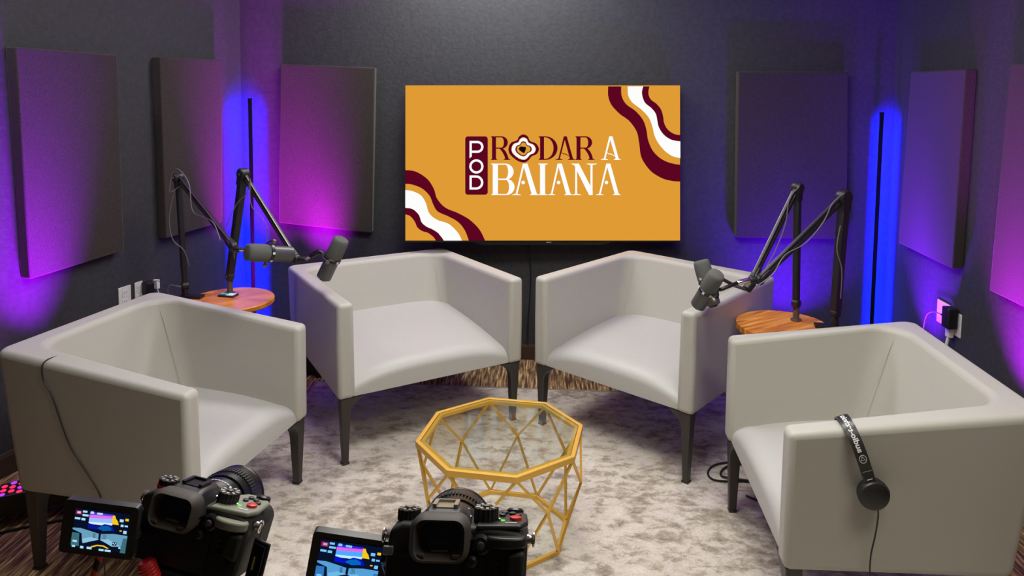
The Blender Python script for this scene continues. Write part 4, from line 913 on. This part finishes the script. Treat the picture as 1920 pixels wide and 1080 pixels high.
    if redknob: MB().lathe([(0.0122, 0.0745), (0.0122, 0.078)], (-0.052, 0.024, 0), (0, 0, 1), 20).build('red_dial_base', M_red, t)
    for q in ((0.010, 0.026), (0.040, 0.020)): MB().lathe([(0.002, 0.074), (0.002, 0.0785), (0.001, 0.079)], (q[0], q[1], 0), (0, 0, 1), 8).build('deck_pin', M_chrome, t)
    # back controls
    MB().lathe([(0.0095, 0), (0.0095, 0.004), (0.007, 0.006)], (0.024, -0.0, 0.060), (0, -1, 0), 18).build('focus_lever_ring', M_black, t)
    MB().lathe([(0.004, 0.004), (0.0035, 0.009), (0.001, 0.0095)], (0.024, 0, 0.060), (0, -1, 0), 10).build('focus_button', M_rod, t)
    MB().lathe([(0.0065, 0), (0.0055, 0.007), (0.003, 0.009)], (0.016, 0, 0.046), (0, -1, 0), 14).build('joystick', M_black, t)
    for k in range(3): MB().box((0.013, -0.001, 0.064-k*0.005), (0.007, 0.003, 0.0028)).build('rear_key', M_cambody, t, bevel=0.0005)
    for k in range(4): MB().lathe([(0.003, 0), (0.0025, 0.002), (0.001, 0.0025)], (0.040, 0, 0.044-k*0.006), (0, -1, 0), 10).build('side_key', M_black, t)
    MB().lathe([(0.013, 0), (0.013, 0.003), (0.006, 0.004)], (0.043, 0, 0.018), (0, -1, 0), 22).build('rear_wheel', M_black, t)
    MB().prism([(0.048, 0.030), (0.066, 0.026), (0.067, 0.056), (0.050, 0.054)], -0.008, 0.002, f).build('thumb_rest', M_rub, t, bevel=0.004, seg=3)
    for s in (-1, 1):
        m = MB(); m.lathe([(0.005, 0), (0.005, 0.004), (0.003, 0.007)], (s*0.068, 0.020, 0.060), (s, 0, 0), 12)
        m.tube([V((s*0.075, 0.020+0.006*math.cos(a), 0.060+0.006*math.sin(a))) for a in [2*PI*k/14 for k in range(14)]], 0.0013, 6, closed=True)
        m.build('strap_lug', M_chrome, t, smooth=40)
    # lens
    lc = (-0.014, 0.0, 0.043)
    MB().lathe([(0.030, 0.042), (0.033, 0.048), (0.033, 0.056)], lc, (0, 1, 0), 36).build('lens_mount', M_blackm, t)
    ln = MB().lathe([(0.0335, 0.055), (0.0355, 0.060), (0.0355, 0.088), (0.034, 0.0885), (0.034, 0.0915), (0.037, 0.092), (0.0385, 0.118), (0.0385, 0.132), (0.035, 0.133), (0.030, 0.128)], lc, (0, 1, 0), 44).build('lens', M_blackm, t, smooth=25)
    m = MB(); k = 60
    for i in range(k): a = 2*PI*i/k; m.box((lc[0]+0.0388*math.cos(a), 0.112, lc[2]+0.0388*math.sin(a)), (0.0012, 0.014, 0.0022), mtx=Matrix.Rotation(-a, 3, 'Y'))
    m.build('focus_ring', M_rub, ln, smooth=None)
    m = MB()
    for i in range(7): a = math.radians(62+i*7); m.box((lc[0]+0.0357*math.cos(a), 0.074, lc[2]+0.0357*math.sin(a)), (0.0005, 0.0022, 0.0032), mtx=Matrix.Rotation(-a, 3, 'Y'))
    m.build('lens_scale', M_mark, ln, smooth=None)
    MB().lathe([(0.0386, 0.1325), (0.0392, 0.134), (0.0392, 0.137), (0.036, 0.137)], lc, (0, 1, 0), 44).build('lens_rim', M_blackm, ln)
    MB().lathe([(0.0300, 0.1285), (0.02, 0.1315), (0.002, 0.1325)], lc, (0, 1, 0), 32).build('front_glass', M_glassdark, ln)
    # swung-out screen
    Ri = R.inverted(); S = rot(*sypr).to_4x4(); S.translation = V(spos); S = Ri @ S
    sw, sh_ = ssize
    P_ = lambda x, y, z: S @ V((x, -z, y))
    m = MB(); m.prism([(x, y) for x, y in round_poly(sw/2, sh_/2, 0.004, 3)], -0.009, 0.0, lambda p: P_(p.x, p.y, p.z))
    sc_ = m.build('flip_screen', M_cambody, t, smooth=30)
    m = MB(); screen_picture(m, sw*pics[1], sh_*pics[2], lambda x, y, z: P_(x+pics[3]*sw, y+pics[4]*sh_, z+0.0006)); m.build('live_picture', pics[0], sc_, smooth=None)
    a, b_ = P_(sw/2-0.002, 0.008, -0.004), V((-0.066, 0.004, 0.046))
    MB().bar(P_(sw/2-0.003, 0.0, -0.004), V((-0.064, 0.006, 0.03)), 0.016, 0.008, up=(0, 1, 0)).build('screen_hinge', M_black, t, bevel=0.002)
    MB().box((-0.066, -0.001, 0.052), (0.010, 0.004, 0.008)).build('hinge_latch', mat('latch_grey', (0.3, 0.3, 0.32), 0.35, 0.5), t, bevel=0.001)
    MB().box((-0.012, -0.0008, 0.026), (0.082, 0.0016, 0.046)).build('screen_recess', M_cambody, t, bevel=0.0005)
    if door:
        m = MB(); m.box((0.084, 0.016, 0.022), (0.024, 0.004, 0.052), rz=-0.3); d = m.build('card_door', M_cambody, t, bevel=0.002)
        MB().box((0.083, 0.0125, 0.022), (0.018, 0.0022, 0.044), rz=-0.3).build('door_liner', M_glassdark, d, smooth=None)
        m = MB(); m.box((0.081, 0.0105, 0.024), (0.0018, 0.0012, 0.014), rz=-0.3, mi=0); m.build('door_print', mat('door_print_yellow', (0.35, 0.3, 0.05), 0.5), d, smooth=None)
    # tripod
    base = R @ V((0, 0.03, -0.004)); zb = base.z
    tl = 'black tripod under the left camera with a red locking lever' if redknob else 'black tripod under the camera in front of the coffee table'
    tr = thing('tripod', tl, 'tripod', (base.x, base.y, 0), 0)
    S3 = rot(*ypr); o3 = V((0, 0, zb))
    m = MB(); m.box(o3+S3 @ V((0, 0, -0.005)), (0.06, 0.07, 0.016), mtx=S3); m.build('quick_plate', M_blackm, tr, bevel=0.002)
    MB().box(o3+S3 @ V((0, 0, -0.030)), (0.075, 0.08, 0.030), mtx=S3).build('head_clamp', M_black, tr, bevel=0.005)
    MB().lathe([(0.012, -0.11), (0.026, -0.10), (0.03, -0.085), (0.026, -0.06), (0.014, -0.047)], o3, (0, 0, 1), 24).build('ball_head', M_blackm, tr)
    MB().lathe([(0.03, -0.175), (0.03, -0.12), (0.022, -0.105)], o3, (0, 0, 1), 24).build('head_base', M_black, tr)
    if redknob:
        kn = o3+S3 @ V((-0.019, -0.042, -0.008))
        m = MB(); m.lathe([(0.008, 0), (0.0095, 0.003), (0.0095, 0.024), (0.007, 0.027)], kn, S3 @ V((-0.35, -0.25, 0.7)), 12)
        lv = m.build('locking_lever', M_red, tr, smooth=25)
        m = MB(); ax = (S3 @ V((-0.35, -0.25, 0.7))).normalized()
        for i in range(5): m.lathe([(0.0100, 0), (0.0104, 0.001), (0.0100, 0.002)], kn+ax*(0.005+i*0.004), ax, 12)
        m.build('lever_ribs', M_red, lv)
        MB().lathe([(0.009, -0.02), (0.009, 0.0)], kn, S3 @ V((-0.35, -0.25, 0.7)), 12).build('lever_collar', M_chrome, tr)
    MB().lathe([(0.014, 0.62), (0.014, zb-0.17)], (0, 0, 0), (0, 0, 1), 18).build('centre_column', M_blackm, tr)
    MB().lathe([(0.03, zb-0.30), (0.045, zb-0.27), (0.045, zb-0.23), (0.03, zb-0.21)], (0, 0, 0), (0, 0, 1), 24).build('spider', M_black, tr)
    for k in range(3):
        a = math.radians(90+120*k+20); d = V((math.cos(a), math.sin(a), 0)); top = d*0.04+V((0, 0, zb-0.25)); bot = d*0.36+V((0, 0, RZ+0.008 if k != 9 else 0.01))
        lg = MB().tube([top, top.lerp(bot, 0.5)], 0.013, 12).build('leg', M_blackm, tr)
        MB().tube([top.lerp(bot, 0.48), bot], 0.0095, 12).build('lower_tube', M_boom, lg)
        MB().lathe([(0.016, -0.02), (0.016, 0.02)], top.lerp(bot, 0.5), bot-top, 14).build('leg_clamp', M_black, lg)
        MB().lathe([(0.012, -0.006), (0.014, 0.004), (0.010, 0.016)], bot, (0, 0, 1), 14).build('rubber_foot', M_rub, lg)
    return t, R
camcorder('mirrorless video camera at lower left with a greenish top deck and red dial', (-0.42, 0.79, 1.137), (-0.084, -0.275, 0.169), (-0.489, 0.759, 1.206), (0.046, -0.029, 0.143), (0.08, 0.06), (SCR_M, 0.74, 0.74, 0.03, 0.0), True, M_camgrey, True)
camcorder('mirrorless video camera at the bottom centre in front of the coffee table', (-0.085, 0.653, 1.197), (-0.003, -0.326, 0.016), (-0.197, 0.698, 1.213), (0.06, 0.04, 0.184), (0.08, 0.06), (SCR_B, 0.78, 0.78, 0.0, 0.0), False, M_cambody, False)

pts = [(-0.497, 0.785, 1.18), (-0.506, 0.772, 1.14), (-0.507, 0.762, 1.09), (-0.505, 0.75, 0.9), (-0.47, 0.72, 0.5), (-0.52, 0.70, 0.15), (-0.60, 0.72, 0.03), (-0.75, 0.78, 0.022)]
mb_ = bpy.data.materials.new('braided_red_black'); mb_.use_nodes = True
n_, l_, b_ = nodes(mb_); b_.inputs['Roughness'].default_value = 0.6
tc_ = n_.new('ShaderNodeTexCoord'); wv = n_.new('ShaderNodeTexWave'); wv.inputs['Scale'].default_value = 26; wv.bands_direction = 'DIAGONAL'; wv.inputs['Distortion'].default_value = 1.5
rp = n_.new('ShaderNodeValToRGB'); rp.color_ramp.interpolation = 'CONSTANT'; rp.color_ramp.elements[0].color = (0.012, 0.01, 0.01, 1); rp.color_ramp.elements[1].color = (0.62, 0.05, 0.03, 1); rp.color_ramp.elements[1].position = 0.62
l_.new(tc_.outputs['Object'], wv.inputs['Vector']); l_.new(wv.outputs['Fac'], rp.inputs['Fac']); l_.new(rp.outputs['Color'], b_.inputs['Base Color'])
tag(MB().tube(spline(pts, 8), 0.0036, 10).build('braided_cable', mb_), 'red and black braided cable hanging below the flip screen of the left camera', 'cable')
